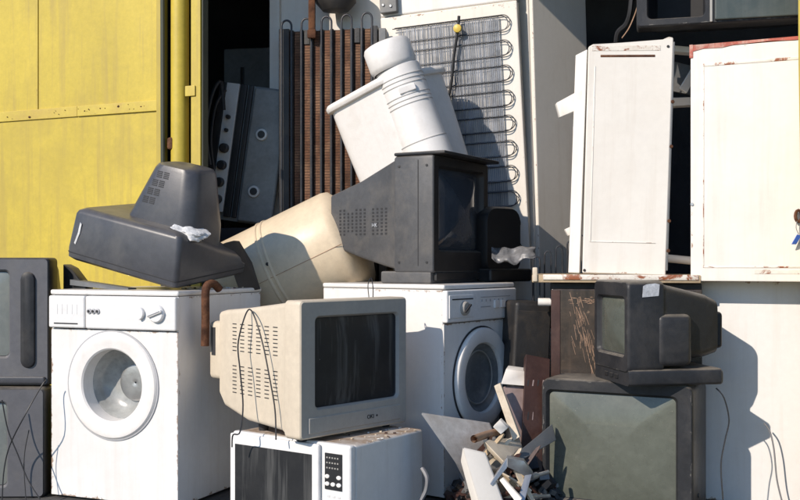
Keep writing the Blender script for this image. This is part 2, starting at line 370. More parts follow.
def washer(label, corner, yaw, side, W, D, H, kind):
    """side=+1: nearest corner is front-right, -1: front-left. local x centred, front at y=0"""
    t = empty('washing_machine', base_at(corner, yaw, side * W / 2, 0, 0), yaw, label, 'washing machine', 'discarded washing machines')
    hw = W / 2; hp = .135; zt = H - .022
    zb = .012
    # casing: open-front box made from panels
    box('side_panel', (-hw, .006, zb), (-hw + .012, D, zt), M['white'], t, .003)
    box('side_panel', (hw - .012, .006, zb), (hw, D, zt), M['white'], t, .003)
    box('back_panel', (-hw + .013, D - .012, zb), (hw - .013, D - .002, zt), M['white'], t, .003)
    box('plinth', (-hw + .015, .02, 0), (hw - .015, D - .02, zb), M['dark'], t, .004)
    cx, cz, ro = (0, .475, .215)
    bm = bmesh.new(); plate_hole(bm, -hw + .001, hw - .001, zb, zt - hp - .004, cx, cz, .155, 0)
    plate_hole(bm, -hw + .001, hw - .001, zb, zt - hp - .004, cx, cz, .155, .012)
    z0, z1 = zb, zt - hp - .004
    for (xa, za, xb, zb_) in ((-hw + .001, z0, hw - .001, z0), (-hw + .001, z1, hw - .001, z1), (-hw + .001, z0, -hw + .001, z1), (hw - .001, z0, hw - .001, z1)):
        vs_ = [bm.verts.new(p) for p in ((xa, 0, za), (xb, 0, zb_), (xb, .012, zb_), (xa, .012, za))]; bm.faces.new(vs_)
    obj('front_panel', bm, M['white'], t)
    # top lid
    box('top_lid', (-hw - .004, -.004, zt + .001), (hw + .004, D + .004, H), M['white'], t, .008, 3)
    box('top_strip', (-hw + .002, .01, zt - .003), (hw - .002, D - .01, zt + .0015), M['dark_line'], t, 0)
    # control panel
    box('control_panel', (-hw + (.185 if kind == 'a' else .0) + .001, -.016, zt - hp), (hw, .02, zt - .002), M['panel_white'], t, .008, 3)
    Rx = Matrix.Rotation(R(90), 4, 'X')
    zc_ = zt - hp / 2
    if kind == 'a':
        dr = box('detergent_drawer', (-hw, -.018, zt - hp + .001), (-hw + .183, .02, zt - .002), M['panel_white'], t, .008, 3)
        box('drawer_grip', (-hw + .03, -.0195, zt - hp + .017), (-hw + .15, -.015, zt - hp + .022), M['dark_line'], dr, 0)
        for k in range(5):
            box('printed_mark', (-hw + .045 + k * .025, -.0188, zc_ - .01), (-hw + .048 + k * .025, -.0175, zc_ + .03), M['mark'], dr, 0)
        for k in range(3):
            b = bmesh.new(); lathe(b, [(.011, 0), (.0105, .004), (.008, .005)], 16, Matrix.Translation((-hw + .207 + k * .021, -.0165, zc_ + .004)) @ Rx, cap1=True)
            bt = obj('push_button', b, M['grey_print'], t)
            b = bmesh.new(); lathe(b, [(.0055, 0), (.005, .003)], 12, Matrix.Translation((-hw + .207 + k * .021, -.0215, zc_ + .004)) @ Rx, cap1=True)
            obj('button_face', b, M['dark_line'], bt)
        # half-round selector and big dial
        b = bmesh.new()
        prof = [(0, -.026)] + [(.022 * math.cos(R(a)), .026 * math.sin(R(a))) for a in range(-90, 91, 15)]
        prism(b, [(hw - .165 + x, -.0165, zc_ + z) for x, z in prof[1:]], (0, -.014, 0), bev=.002)
        obj('selector_knob', b, M['panel_white'], t)
        b = bmesh.new(); lathe(b, [(.036, 0), (.035, .010), (.031, .014)], 32, Matrix.Translation((hw - .085, -.0165, zc_)) @ Rx, cap1=True)
        dk = obj('programme_dial', b, M['panel_white'], t)
        b = bmesh.new(); bx(b, (-.034, -.040, -.006), (.034, -.029, .006), .004, 2, Matrix.Translation((hw - .085, 0, zc_)) @ Matrix.Rotation(R(-20), 4, 'Y'))
        obj('dial_grip', b, M['panel_white'], dk)
        box('printed_line', (hw - .116, -.0425, zc_ - .0), (hw - .056, -.0395, zc_ + .0028), M['grey_print'], dk, 0, M=Matrix.Translation((hw - .085, 0, zc_)) @ Matrix.Rotation(R(-20), 4, 'Y') @ Matrix.Translation((-hw + .085, 0, -zc_)))
    else:
        box('detergent_drawer', (-hw + .012, -.021, zt - hp + .018), (-hw + .20, -.014, zt - .022), M['panel_white'], t, .003)
        box('drawer_grip', (-hw + .03, -.0225, zt - .042), (-hw + .19, -.020, zt - .037), M['dark_line'], t, 0)
        b = bmesh.new(); lathe(b, [(.030, 0), (.028, .012), (.024, .016)], 28, Matrix.Translation((-hw + .12, -.021, zc_ - .01)) @ Rx, cap1=True)
        dk = obj('programme_dial', b, M['silver'], t)
        box('dial_grip', (-.027, -.046, -.004), (.027, -.036, .004), M['dark_line'], dk, .002, M=Matrix.Translation((-hw + .12, 0, zc_ - .01)) @ Matrix.Rotation(R(-35), 4, 'Y'))
        for k in range(2):
            box('push_button', (hw - .20 + k * .055, -.024, zc_ - .018), (hw - .165 + k * .055, -.014, zc_ + .016), M['whiteplastic'], t, .003)
        box('printed_line', (-hw + .26, -.0175, zc_ + .03), (hw - .06, -.0155, zc_ + .033), M['grey_print'], t, 0)
        box('printed_line', (-hw + .26, -.0175, zc_ - .012), (-hw + .34, -.0155, zc_ - .008), M['grey_print'], t, 0)
        for k in range(6):
            box('printed_mark', (-hw + .265 + k * .035, -.0175, zc_ + .012), (-hw + .272 + k * .035, -.0155, zc_ + .022), M['grey_print'], t, 0)
    # door: ring, bowl, drum
    Td = Matrix.Translation((cx, 0, cz)) @ Rx
    b = bmesh.new()
    lathe(b, ([(ro, .001), (ro, .006), (ro - .006, .013), (ro - .02, .016), (.175, .013), (.150, .010), (.144, .004), (.142, -.055)] if kind == 'a' else [(ro, .001), (ro, .014), (ro - .005, .021), (ro - .014, .024), (.165, .022), (.152, .018), (.146, .008), (.150, -.02)]), 64, Td)
    dr = obj('door_ring', b, M['whiteplastic'], t)
    b = bmesh.new(); lathe(b, [(ro + .007, .0005), (ro + .007, .0045), (ro - .004, .0055)], 56, Td)
    obj('door_seal', b, M['dark_line' if kind == 'b' else 'grey_print'], dr)
    b = bmesh.new()
    if kind == 'a':
        lathe(b, [(.146, -.050), (.138, -.058), (.130, -.085), (.115, -.105), (.08, -.118), (.02, -.12)], 48, Td, cap1=True)
        obj('door_bowl', b, M['bowl'], dr)
        b = bmesh.new(); lathe(b, [(.078, -.118), (.076, -.108), (.066, -.104), (.040, -.108), (.020, -.104), (.004, -.108)], 32, Td @ Matrix.Translation((.03, .0, 0)))
        obj('drum_hub', b, M['drum'], dr)
    else:
        lathe(b, [(.150, .004), (.135, -.01), (.11, -.03), (.06, -.045), (.01, -.05)], 48, Td, cap1=True)
        obj('door_glass', b, M['bowl2'], dr)
        b = bmesh.new(); lathe(b, [(.118, -.012), (.114, -.008), (.110, -.012)], 40, Td)
        obj('inner_ring', b, M['silver'], dr)
    return t

LW_C = Vector((-.866, 3.90)); LW_Y = -22
wash_l = washer('front-loading white washing machine with round porthole under the upturned television', LW_C, LW_Y, 1, .62, .64, .857, 'a')
MW_C = Vector((.178, 4.06)); MW_Y = 54
wash_m = washer('white washing machine turned right, under the boxy black television', MW_C, MW_Y, -1, .57, .64, .878, 'b')

# ------------------------------------------------------------------ CRT televisions
def crt(name, label, corner, yaw, side, z, W, H, dc, rear, scr, mc, mb=None, ms='scr_green', r=.02, cat='television',
        group='discarded televisions', recess=.016, bulge=.014, zoff=0, rx=0, ry=0, mr=None, screen=True, border=.012):
    """local x centred, front at y=0, base at z=0. rear = list of (y, w, h, cz)."""
    t = empty(name, base_at(corner, yaw, side * W / 2, 0, z), yaw, label, cat, group, rx, ry)
    cz = zoff + H / 2; mb = mb or mc; mr = mr or mc
    b = bmesh.new()
    loft(b, [ring3(rrect(W * .985, H * .985, r, 0, cz), dc), ring3(rrect(W, H, r, 0, cz), dc - .008), ring3(rrect(W, H, r, 0, cz), .012), ring3(rrect(W - .004, H - .004, r, 0, cz), .004), ring3(rrect(W - .014, H - .014, r * .8, 0, cz), 0)])
    cas = obj('casing', b, M[mc], t)
    sx, sz, sw, sh = scr; sz += zoff
    b = bmesh.new()
    loft(b, [ring3(rrect(W - .014, H - .014, r * .8, 0, cz), 0), ring3(rrect(sw + .012, sh + .012, .022, sx, sz), .0), ring3(rrect(sw + .006, sh + .006, .02, sx, sz), .003), ring3(rrect(sw - border * .4, sh - border * .4, .018, sx, sz), recess * .75)])
    bz = obj('bezel', b, M[mb], t)
    b = bmesh.new(); loft(b, [ring3(rrect(sw - border * .4, sh - border * .4, .018, sx, sz), recess * .75), ring3(rrect(sw - border, sh - border, .018, sx, sz), recess + .004)]); obj('screen_gap_ring', b, M['dark_line'], bz)  # dark colour stands in for the shaded gap around the screen
    if screen:
        b = bmesh.new(); rings = []
        for s in (1.02, .9, .75, .6, .45, .3, .15, .04):
            rings.append(ring3(rrect((sw - border + .004) * s, (sh - border + .004) * s, .03 * s, sx, sz), recess + .002 - bulge * (1 - s * s)))
        loft(b, rings, cap1=True)
        obj('screen', b, M[ms], t, sharp=80)
    b = bmesh.new(); rings = [ring3(rrect(W * .985 - .006, H * .985 - .006, r, 0, cz), dc - .001)]
    for (y, w_, h_, c_) in rear: rings.append(ring3(rrect(w_, h_, r * 1.2, 0, c_ + zoff), y))
    loft(b, rings, cap1=True)
    obj('rear_housing', b, M[mr], t, sharp=25)
    return t

def slots(parent, boxes, m='dark_line', name='vent_slots'):
    b = bmesh.new()
    for lo, hi, Mx in boxes: bx(b, lo, hi, 0, M=Mx)
    return obj(name, b, M[m], parent, kind='stuff')

# -- cream television on the microwave
CT_C = Vector((-.35, 3.50)); CTW, CTH = .565, .492
MWZ = .328
ct = crt('television', 'cream backed television with silver front and dark screen, on the microwave', CT_C, 48, -1, MWZ + .014, CTW, CTH, .085,
         [(.12, .53, .46, .25), (.34, .485, .425, .243), (.50, .445, .375, .255), (.545, .42, .33, .27), (.56, .38, .27, .275)],
         (0.012, .268, .435, .325), 'cream', 'silver', 'scr_dark', r=.016, border=.008)
b = bmesh.new(); bx(b, (-.205, .50, .165), (.205, .625, .395), .02, 3)
obj('tube_cover', b, M['cream'], ct)
b = bmesh.new(); prism(b, [(-CTW / 2 + .04, -.004, .018), (CTW / 2 - .04, -.004, .018), (CTW / 2 - .04, -.004, .076), (-CTW / 2 + .04, -.004, .076)], (0, .012, 0), bev=.003)
cp = obj('control_flap', b, M['silver'], ct)
def text(body, size, parent, mtx, m, depth=.0006):
    cu = bpy.data.curves.new('lettering', 'FONT'); cu.body = body; cu.size = size; cu.extrude = depth; cu.align_x = 'CENTER'
    o = bpy.data.objects.new('lettering_tmp', cu); COL.objects.link(o)
    dg = bpy.context.evaluated_depsgraph_get(); me = bpy.data.meshes.new_from_object(o.evaluated_get(dg))
    bpy.data.objects.remove(o); me.transform(mtx); me.materials.append(M[m]); me.name = 'lettering'
    oo = bpy.data.objects.new('lettering', me); COL.objects.link(oo); oo.parent = parent; return oo
FR = Matrix.Rotation(R(90), 4, 'X')   # text plane x/z facing -y
text('OKI', .022, cp, Matrix.Translation((.07, -.0052, .04)) @ FR, 'dark_line')
b = bmesh.new(); lathe(b, [(.004, 0), (.0035, .002)], 10, Matrix.Translation((.105, -.004, .048)) @ FR, cap1=True); obj('standby_lamp', b, M['dark_line'], cp)
for sx in (-1, 1):
    for yy in (.06, .34):
        b = bmesh.new(); lathe(b, [(.018, -.014), (.02, -.002), (.02, .03)], 14, Matrix.Translation((sx * (.22 if yy < .1 else .16), yy, 0)), True); obj('foot', b, M['dark'], ct)
# vents on the left flank (surface x from taper)
def flank(y, secs):
    for (y0, w0), (y1, w1) in zip(secs, secs[1:]):
        if y0 <= y <= y1: return (w0 + (w1 - w0) * (y - y0) / (y1 - y0)) / 2
    return secs[-1][1] / 2
secs = [(.12, .53), (.34, .485), (.50, .445)]
bxs = []
for c_ in range(6):
    yy = .155 + c_ * .054
    for blk, z0 in ((0, .13), (1, .29)):
        for r_ in range(8):
            zz = z0 + r_ * .0145
            x = -flank(yy, secs); sl_ = math.atan2(flank(yy, secs) - flank(yy + .01, secs), .01)
            Mx = Matrix.Translation((x, yy, zz)) @ Matrix.Rotation(-sl_, 4, 'Z')
            bxs.append(((-.0010, -.014, -.0018), (.006, .014, .0018), Mx))
slots(ct, bxs)
# carrying slot behind
box('handle_slot', (-.2065, .578, .26), (-.2035, .602, .37), M['dark_line'], ct, 0)
# -- microwave under it
MC = Vector((-.1735, 3.47)); MYW = -35; mW, mD, mH = .56, .46, MWZ
mi = empty('microwave_oven', base_at(MC, MYW, mW / 2, 0, 0), MYW, 'white microwave oven with dark window and keypad under the cream television', 'microwave')
box('casing', (-mW / 2, .03, .014), (mW / 2, mD, mH), M['white_top'], mi, .012, 3)
box('front_frame', (-mW / 2 - .003, -.002, .012), (mW / 2 + .003, .031, mH + .003), M['panel_white'], mi, .010, 3)
dr = box('door', (-mW / 2 + .001, -.020, .016), (.155, -.003, mH - .002), M['panel_white'], mi, .007, 3)
box('door_window', (-mW / 2 + .03, -.0225, .05), (.125, -.019, mH - .040), M['scr_dark'], dr, .002)
kp = box('keypad', (.165, -.010, .10), (.232, -.003, mH - .042), M['black'], mi, .002) if False else box('keypad', (.172, -.0065, .17), (.248, -.0025, mH - .030), M['black'], mi, .001)
kz = mH - .030
b = bmesh.new()
for r_ in range(3):
    for c_ in range(5): bx(b, (.180 + c_ * .012, -.0075, kz - .018 - r_ * .018), (.186 + c_ * .012, -.0064, kz - .013 - r_ * .018), 0)
obj('display_dots', b, M['silver'], kp, kind='stuff')
for (x, z) in ((.184, kz - .082), (.236, kz - .082), (.184, kz - .108), (.210, kz - .108), (.236, kz - .108)):
    b = bmesh.new(); lathe(b, [(.0105, 0), (.0095, .003), (.006, .0042)], 16, Matrix.Translation((x, -.0064, z)) @ FR @ Matrix.Scale(.72, 4, (0, 1, 0)), cap1=True)
    obj('keypad_button', b, M['whiteplastic'], kp)
b = bmesh.new()
for r_ in range(3):
    for c_ in range(3): bx(b, (.180 + c_ * .024, -.0036, kz - .155 - r_ * .022), (.192 + c_ * .024, -.0018, kz - .149 - r_ * .022), 0)
obj('printed_keys', b, M['mark'], mi, kind='stuff')
box('door_button', (.17, -.008, .035), (.25, -.002, .075), M['panel_white'], mi, .004)
for sx in (-1, 1):
    for yy in (.06, mD - .06): box('foot', (sx * .22 - .015, yy - .015, 0), (sx * .22 + .015, yy + .015, .016), M['dark'], mi, .003)

# -- boxy black television on the middle washing machine
DZ = .8785
dt = crt('television', 'boxy black television facing right, on top of the middle washing machine', (.139, 4.2), 60, -1, DZ, .55, .50, .19,
         [(.20, .52, .47, .25), (.40, .43, .34, .235), (.585, .34, .235, .235)], (0.0, .275, .44, .36), 'tvgrey', 'black', 'scr_gloss', r=.012, zoff=.045, recess=.03, bulge=.045)
box('base_plinth', (-.272, .012, 0), (.272, .26, .052), M['tvgrey'], dt, .008)
box('control_strip', (-.25, -.004, .012), (.25, .014, .046), M['black'], dt, .004)
box('hood', (-.277, -.055, .5455), (.277, .19, .560), M['dark'], dt, .005)
b = bmesh.new(); lathe(b, [(.012, 0), (.011, .01)], 16, Matrix.Translation((.19, -.004, .03)) @ FR, cap1=True); obj('volume_knob', b, M['dark'], dt)
secs = [(.20, .52), (.40, .43), (.585, .34)]
bxs = []
for c_ in range(12):
    if c_ == 4: continue
    yy = .245 + c_ * .0255
    for r_ in range(8):
        if c_ in (8, 9) and r_ in (0, 7): continue
        zz = .215 + r_ * .0155; x = -flank(yy, secs); sl_ = math.atan2(flank(yy, secs) - flank(yy + .01, secs), .01)
        bxs.append(((-.0012, -.0055, -.0045), (.006, .0055, .0045), Matrix.Translation((x, yy, zz)) @ Matrix.Rotation(-sl_, 4, 'Z')))
slots(dt, bxs)
for (yy, zz) in ((.03, .09), (.03, .50), (.165, .50), (.165, .09)):
    b = bmesh.new(); lathe(b, [(.006, 0), (.0055, .002), (.002, .0022)], 10, Matrix.Translation((-.2752, yy, zz)) @ Matrix.Rotation(R(-90), 4, 'Y'), cap1=True); obj('screw', b, M['black'], dt)
b = bmesh.new(); bx(b, (-.2762, .07, .075), (-.2748, .074, .525), 0); obj('casing_seam', b, M['dark_line'], dt)
x = -flank(.30, secs)
sl_ = math.atan2(flank(.30, secs) - flank(.31, secs), .01)
text('HK', .024, dt, Matrix.Translation((x - .002, .31, .245)) @ Matrix.Rotation(-sl_, 4, 'Z') @ Matrix.Rotation(R(-90), 4, 'Z') @ FR, 'paper')

# -- big television standing on the ground, right
BTC = P(693, 388, 3.68); BTW, BTH = .585, .515
bt = crt('television', 'big grey-green screened television at the lower right, under a smaller one', (BTC.x, BTC.y), -27, 1, 0, BTW, BTH, .27,
         [(.29, .55, .47, .25), (.42, .46, .36, .23), (.47, .42, .30, .22)], (-.018, .255, .50, .42), 'dark', 'dark', 'scr_green', r=.035, bulge=.02)
b = bmesh.new(); lathe(b, [(.009, 0), (.008, .006)], 12, Matrix.Translation((BTW / 2 - .001, .10, .09)) @ Matrix.Rotation(R(90), 4, 'Y'), cap1=True); obj('side_socket', b, M['black'], bt)

# -- small television on the big one
STC = Vector((.228 * 3.64, 3.64))
st = crt('television', 'small black television facing left, with a torn sticker, on the big television', (STC.x, STC.y), -80, 1, BTH + .001, .34, .34, .14,
         [(.16, .315, .29, .18), (.33, .25, .235, .17), (.385, .21, .20, .165)], (0, .17, .265, .215), 'dark', 'dark', 'scr_green', r=.028, zoff=.045, bulge=.016)
b = bmesh.new(); loft(b, [ring3(rrect(.335, .058, .012, 0, .029), .004), ring3(rrect(.345, .060, .012, 0, .030), .02), ring3(rrect(.345, .060, .012, 0, .030), .365), ring3(rrect(.33, .05, .012, 0, .027), .375)], True, True)
obj('base_plinth', b, M['dark'], st)
box('rear_bulge', (-.075, .37, .125), (.075, .425, .265), M['dark'], st, .016, 3)
b = bmesh.new(); bx(b, (.10, .115, .07), (.177, .250, .262), .022, 4)
sp = obj('speaker_cover', b, M['dark'], st)
b = bmesh.new(); prism(b, [(.1706, .055, .325), (.1706, .118, .33), (.1706, .122, .372), (.1706, .105, .376), (.1706, .070, .372), (.1706, .058, .366)], (.0015, 0, 0))
obj('sticker', b, M['paper'], st)
for k in range(3): box('front_button', (-.06 + k * .05, -.001, .018), (-.03 + k * .05, .01, .034), M['black'], st, .002)

# -- two televisions at the left edge
lt1 = crt('television', 'grey television at the far left edge, on top of another television', (-.351 * 4.16, 4.16), -2, 1, .4535, .64, .535, .10,
          [(.16, .60, .50, .25), (.38, .45, .36, .24), (.46, .40, .30, .23)], (-.065, .30, .43, .36), 'black', 'leftgrey', 'scr_pale', r=.018, bulge=.02)
b = bmesh.new(); loft(b, [ring3(rrect(.062, .40, .03, .232, .275), -.001), ring3(rrect(.056, .39, .028, .232, .275), -.010), ring3(rrect(.03, .36, .015, .232, .275), -.014)], cap1=True)
obj('speaker_grille', b, M['dark'], lt1)
box('front_ledge', (-.30, -.016, .012), (.305, .004, .040), M['dark2'], lt1, .006)
lt2 = crt('television', 'grey television standing on the ground at the far left edge, wires across its screen', (-.3555 * 4.11, 4.11), 1, 1, 0, .66, .452, .12,
          [(.18, .60, .40, .22), (.40, .45, .3, .2), (.47, .40, .25, .19)], (-.06, .22, .47, .345), 'dark', 'leftgrey', 'scr_pale', r=.02, bulge=.02)
# -- television with a gutted screen, top right, on the two white doors
tt = crt('television', 'gutted black television with an empty screen hole on top of the white cabinet', (.2365 * 4.02, 4.02), -14, -1, 1.912, .72, .42, .10,
         [(.14, .69, .38, .21), (.36, .50, .30, .2), (.45, .40, .24, .2)], (-.207, .222, .215, .375), 'dark', 'dark', 'black', r=.012, screen=False, recess=.05, border=.004)
box('dark_backing', (-.30, .30, .06), (.30, .304, .35), M['dark_line'], tt, 0)  # added dark sheet, stands in for the shade inside the empty screen hole
pn = box('side_panel', (-.060, -.012, .012), (.352, .002, .408), M['greentv'], tt, .006)
box('name_plate', (.10, -.016, .10), (.31, -.011, .22), M['brownplate'], pn, .004)
box('trim_bar', (-.078, -.008, .006), (-.068, .003, .412), M['silver'], tt, .002)

# -- television lying on its face on the left washing machine
wl_top = .857
sh = empty('television', P(174, 290.5, 3.97), -24, 'slate grey television lying face down on the left washing machine, back pointing up', 'television', 'discarded televisions', ry=13, rx=7)
def hring(w_, d_, r_, cx, cy, z): return [Vector((x - .285, y, z)) for x, y in rrect(w_, d_, r_, cx, cy, 6)]
b = bmesh.new()
loft(b, [hring(.54, .46, .03, 0, .25, .0), hring(.57, .49, .022, 0, .25, .012), hring(.575, .49, .022, 0, .25, .05), hring(.55, .475, .024, 0, .255, .195), hring(.538, .465, .026, 0, .255, .208), hring(.50, .43, .03, 0, .255, .217)], True, True)
for v in b.verts:
    if v.co.z > .1:
        kx = min(1, max(0, (v.co.x + .34) / .34)); v.co.z -= .15 * max(0, (v.co.y - .03) / .46) ** 1.2 * kx
    if v.co.z > .15 and v.co.y < .1: v.co.z += .018 * (1 - ((v.co.x + .285) / .285) ** 2)
obj('casing', b, M['dark2'], sh, sharp=40)
b = bmesh.new()
loft(b, [hring(.355, .27, .07, .065, .25, .12), hring(.345, .265, .07, .067, .25, .225), hring(.225, .20, .06, .085, .26, .435), hring(.205, .185, .06, .085, .26, .452), hring(.175, .15, .05, .085, .26, .457)], True, True)
rh = obj('rear_housing', b, M['dark2'], sh, sharp=40)
b = bmesh.new(); loft(b, [hring(.575, .491, .022, 0, .25, .030), hring(.5765, .4925, .022, 0, .25, .031), hring(.5765, .4925, .022, 0, .25, .034), hring(.575, .491, .022, 0, .25, .035)]); obj('parting_seam', b, M['dark_line'], sh)
b = bmesh.new(); prism(b, [(-.535, .0085, .075), (-.528, .0085, .07), (-.512, .0105, .12), (-.508, .0125, .16), (-.516, .0125, .165), (-.522, .0105, .12)], (0, -.0035, 0)); obj('white_scuff', b, M['foam'], sh)
bxs = []
for c_ in range(2):
    for r_ in range(4):
        zz = .290 + r_ * .037; k_ = (zz - .225) / .21; hw_ = .1725 - k_ * .060; yf = .25 - .1325 + k_ * .0425
        x0 = -.285 + .067 + k_ * .018 - hw_ + .072 + c_ * .034
        for q in range(4):
            bxs.append(((-.012, -.001, q * .0075), (.014, .004, q * .0075 + .0042), Matrix.Translation((x0, yf - .0006, zz)) @ Matrix.Rotation(R(-11.3), 4, 'X')))
slots(rh, bxs)
b = bmesh.new()
for k in range(3): bx(b, (-.455 + k * .09, .075, .200), (-.395 + k * .09, .088, .2155 - .010 * max(0, k - 1)), .002)
obj('ridge_slots', b, M['dark_line'], sh, kind='stuff')
# foam scrap on it
fo = bmesh.new(); bmesh.ops.create_icosphere(fo, subdivisions=4, radius=1)
from mathutils import noise as mnoise
for v in fo.verts:
    nn = 1 + .45 * mnoise.noise(v.co * 1.7) + .18 * mnoise.noise(v.co * 5)
    v.co = Vector((v.co.x * .075 * nn, v.co.y * .065 * nn, v.co.z * .020 * nn))
fob = obj('foam_scrap', fo, M['foam'], sharp=60)
fob.location = P(192, 232.5, 4.08); fob.rotation_euler = (R(12), R(24), R(-24))
tag(fob, 'torn scrap of white foam lying on the upturned slate television', 'foam')
# thin bar and dark block under the upturned set
b = bmesh.new(); prism(b, [P(70, 279.5, 4.22), P(128, 288, 4.10), P(129, 291.5, 4.10), P(70, 285, 4.22)], (.02, .05, 0))
o = obj('metal_bar', b, M['greysteel']); tag(o, 'thin grey metal bar wedged under the face-down television', 'bar')

b = bmesh.new(); prism(b, [P(222, 243, 4.36), P(234, 240, 4.40), P(247, 262, 4.44), P(256, 290, 4.44), P(238, 289, 4.36)], (.02, .03, .0), bev=.004)
o = obj('black_shell_piece', b, M['black']); tag(o, 'torn black plastic shell piece right of the face-down television', 'plastic piece')
b = bmesh.new(); prism(b, [P(63, 264, 4.26), P(71, 268, 4.26), P(86, 288, 4.2), P(86, 291, 4.2), P(63, 291, 4.26)], (.01, .07, .0), bev=.003)
o = obj('black_wedge', b, M['black']); tag(o, 'black plastic wedge at the left end of the porthole washing machine top', 'plastic piece')

# -- rusty bent pipe hanging over the left washer edge
b = bmesh.new()
c0 = [P(219, 289, 4.02), P(214, 284, 3.99), P(208, 285, 3.965), P(205.5, 293, 3.955), P(205.5, 318, 3.95), P(205, 346, 3.95)]
tube(b, c0, .0165, 12, cap=False); 
o = obj('rusty_pipe', b, M['rust']); tag(o, 'rusty brown bent pipe hooked over the edge of the left washing machine', 'pipe')

# ------------------------------------------------------------------ cream boiler
A = P(240, 294, 4.86); B = P(350, 241, 4.78)
ax = (B - A); Lb = ax.length
q = ax.to_track_quat('Z', 'Y').to_matrix().to_4x4()
rb = .266
bo = empty('water_heater', A, 0, 'yellowed cream water heater tank lying tilted behind the cream television', 'water heater')
b = bmesh.new(); lathe(b, [(.05, -.1), (.15, -.085), (.21, -.05), (rb, .0), (rb, Lb - .03), (rb - .008, Lb), (.21, Lb + .03), (.14, Lb + .055), (.03, Lb + .065)], 64, q, True, True)
obj('tank', b, M['boiler'], bo, sharp=50)
b = bmesh.new()
for h in (.235, .262): lathe(b, [(rb - .001, h - .008), (rb + .005, h - .003), (rb + .005, h + .003), (rb - .001, h + .008)], 64, q)
obj('tank_band', b, M['boiler'], bo)
def on_tank(h, a):
    a = R(a); return q @ Vector((math.cos(a) * (rb + .0005), math.sin(a) * (rb + .0005), h))
# direction of the camera side on the tank
best = min(range(0, 360, 5), key=lambda a: (bo.location + on_tank(.3, a) - Vector((0, 0, ZC))).length)
b = bmesh.new(); tube(b, [on_tank(h, best + SGN) for SGN in (0,) for h in (.0, .2, .4, .6, Lb - .03)], .0016, 6); obj('weld_seam', b, M['copper'], bo)
b = bmesh.new(); lathe(b, [(.009, 0), (.008, .004)], 10, Matrix.Translation(on_tank(.255, best + (14 if on_tank(.25, best + 14).z > on_tank(.25, best).z else -14))) @ (on_tank(.255, best) - q @ Vector((0, 0, .255))).to_track_quat('Z', 'Y').to_matrix().to_4x4(), cap1=True)
obj('bolt_hole', b, M['dark_line'], bo)

# ------------------------------------------------------------------ dark cooker lying on end in the shed
YK = 5.25
kt = empty('cooker', P(237, 222, YK), -8, 'dull grey cooker stood on end with black knobs, in the dark shed opening', 'cooker', ry=8)
kw = .17
box('body', (-.13, .02, 0), (.13, .50, .72), M['stove'], kt, .006)
box('side_panel', (-.005, .0, .005), (.185, .03, .715), M['stove'], kt, .015, 3)
box('control_strip', (-.155, -.005, .04), (-.085, .02, .72), M['stovestrip'], kt, .004)
box('dark_trim', (-.195, .0, .02), (-.158, .04, .72), M['black'], kt, .004)
box('dark_trim', (-.08, .0, .02), (-.045, .03, .72), M['black'], kt, .004)
box('dark_trim', (-.036, .002, .02), (-.012, .03, .72), M['black'], kt, .004)
for zz, rr in ((.54, .012), (.47, .010), (.375, .026), (.285, .026), (.195, .026), (.105, .026)):
    b = bmesh.new(); lathe(b, [(rr, 0), (rr * .92, .022), (rr * .7, .026)], 20, Matrix.Translation((-.12, -.0055, zz)) @ FR, cap1=True); kn = obj('control_knob', b, M['black'], kt)
for zz in (.47, .17):
    b = bmesh.new(); lathe(b, [(.032, 0), (.030, .012), (.022, .014)], 20, Matrix.Translation((.07, -.0005, zz)) @ FR, cap1=True); kn = obj('hob_socket', b, M['stovestrip'], kt)
    b = bmesh.new(); lathe(b, [(.020, .0145), (.018, .018)], 20, Matrix.Translation((.07, -.0005, zz)) @ FR, cap1=True); obj('socket_hole', b, M['black'], kn)
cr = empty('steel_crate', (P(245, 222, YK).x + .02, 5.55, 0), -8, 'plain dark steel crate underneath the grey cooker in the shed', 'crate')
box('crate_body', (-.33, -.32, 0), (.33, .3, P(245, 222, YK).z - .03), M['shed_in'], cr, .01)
ca = empty('steel_cabinet', (P(252, 0, 5.75).x, 5.9, 0), -10, 'dim grey steel cabinet in the dark behind the cooker', 'cabinet')
box('cabinet_body', (-.20, 0, 0), (.22, .4, ZC + .220 * 5.75), M['stove'], ca, .01)
box('cabinet_handle', (-.09, -.015, 1.95), (-.07, 0, 2.12), M['black'], ca, .003)
b = bmesh.new()
tube(b, [P(210, 165, 5.0), P(206, 130, 5.02), P(212, 95, 5.06), P(221, 82, 5.1), P(224, 110, 5.12)], .009, 6)
tube(b, [P(214, 170, 5.04), P(211, 140, 5.05), P(216, 105, 5.1), P(226, 90, 5.12)], .007, 6)
o = obj('hose', b, M['cable']); tag(o, 'black hose looping beside the yellow post in the shed', 'hose')

# ------------------------------------------------------------------ rusty finned radiator (heat exchanger)
ra = empty('finned_radiator', P(386, 0, 5.10) * 1.0, -9, 'tall black finned radiator with rusty brown strips and looped tube tops', 'radiator')
ra.location.z = 0
zt = ZC + .237 * 5.10
RW = .565; pitch = .0530
box('side_frame', (-RW, .0, .02), (-RW + .055, .05, zt + .0), M['blackmetal'], ra, .003)
box('side_frame', (-.075, .0, .02), (-.045, .05, zt - .0), M['blackmetal'], ra, .003)
box('side_frame', (-.040, .01, .02), (-.004, .06, zt - .012), M['greysteel'], ra, .003)
box('back_plate', (-RW + .06, .052, .03), (-.08, .06, zt - .02), M['blackmetal'], ra, 0)
nst = 8
for k in range(nst + 1):
    x = -.095 - k * pitch
    box('fin_strip', (x - .0195, .012 + .004 * (k % 2), .04), (x + .012, .045, zt - (.012 if k not in (1, 6) else .085)), M['fin'], ra, .002)
    if k in (1, 6):
        box('cover_plate', (x - .018, .006, zt - .084), (x + .011, .04, zt - .008), M['blackmetal'], ra, .003)
tb = []
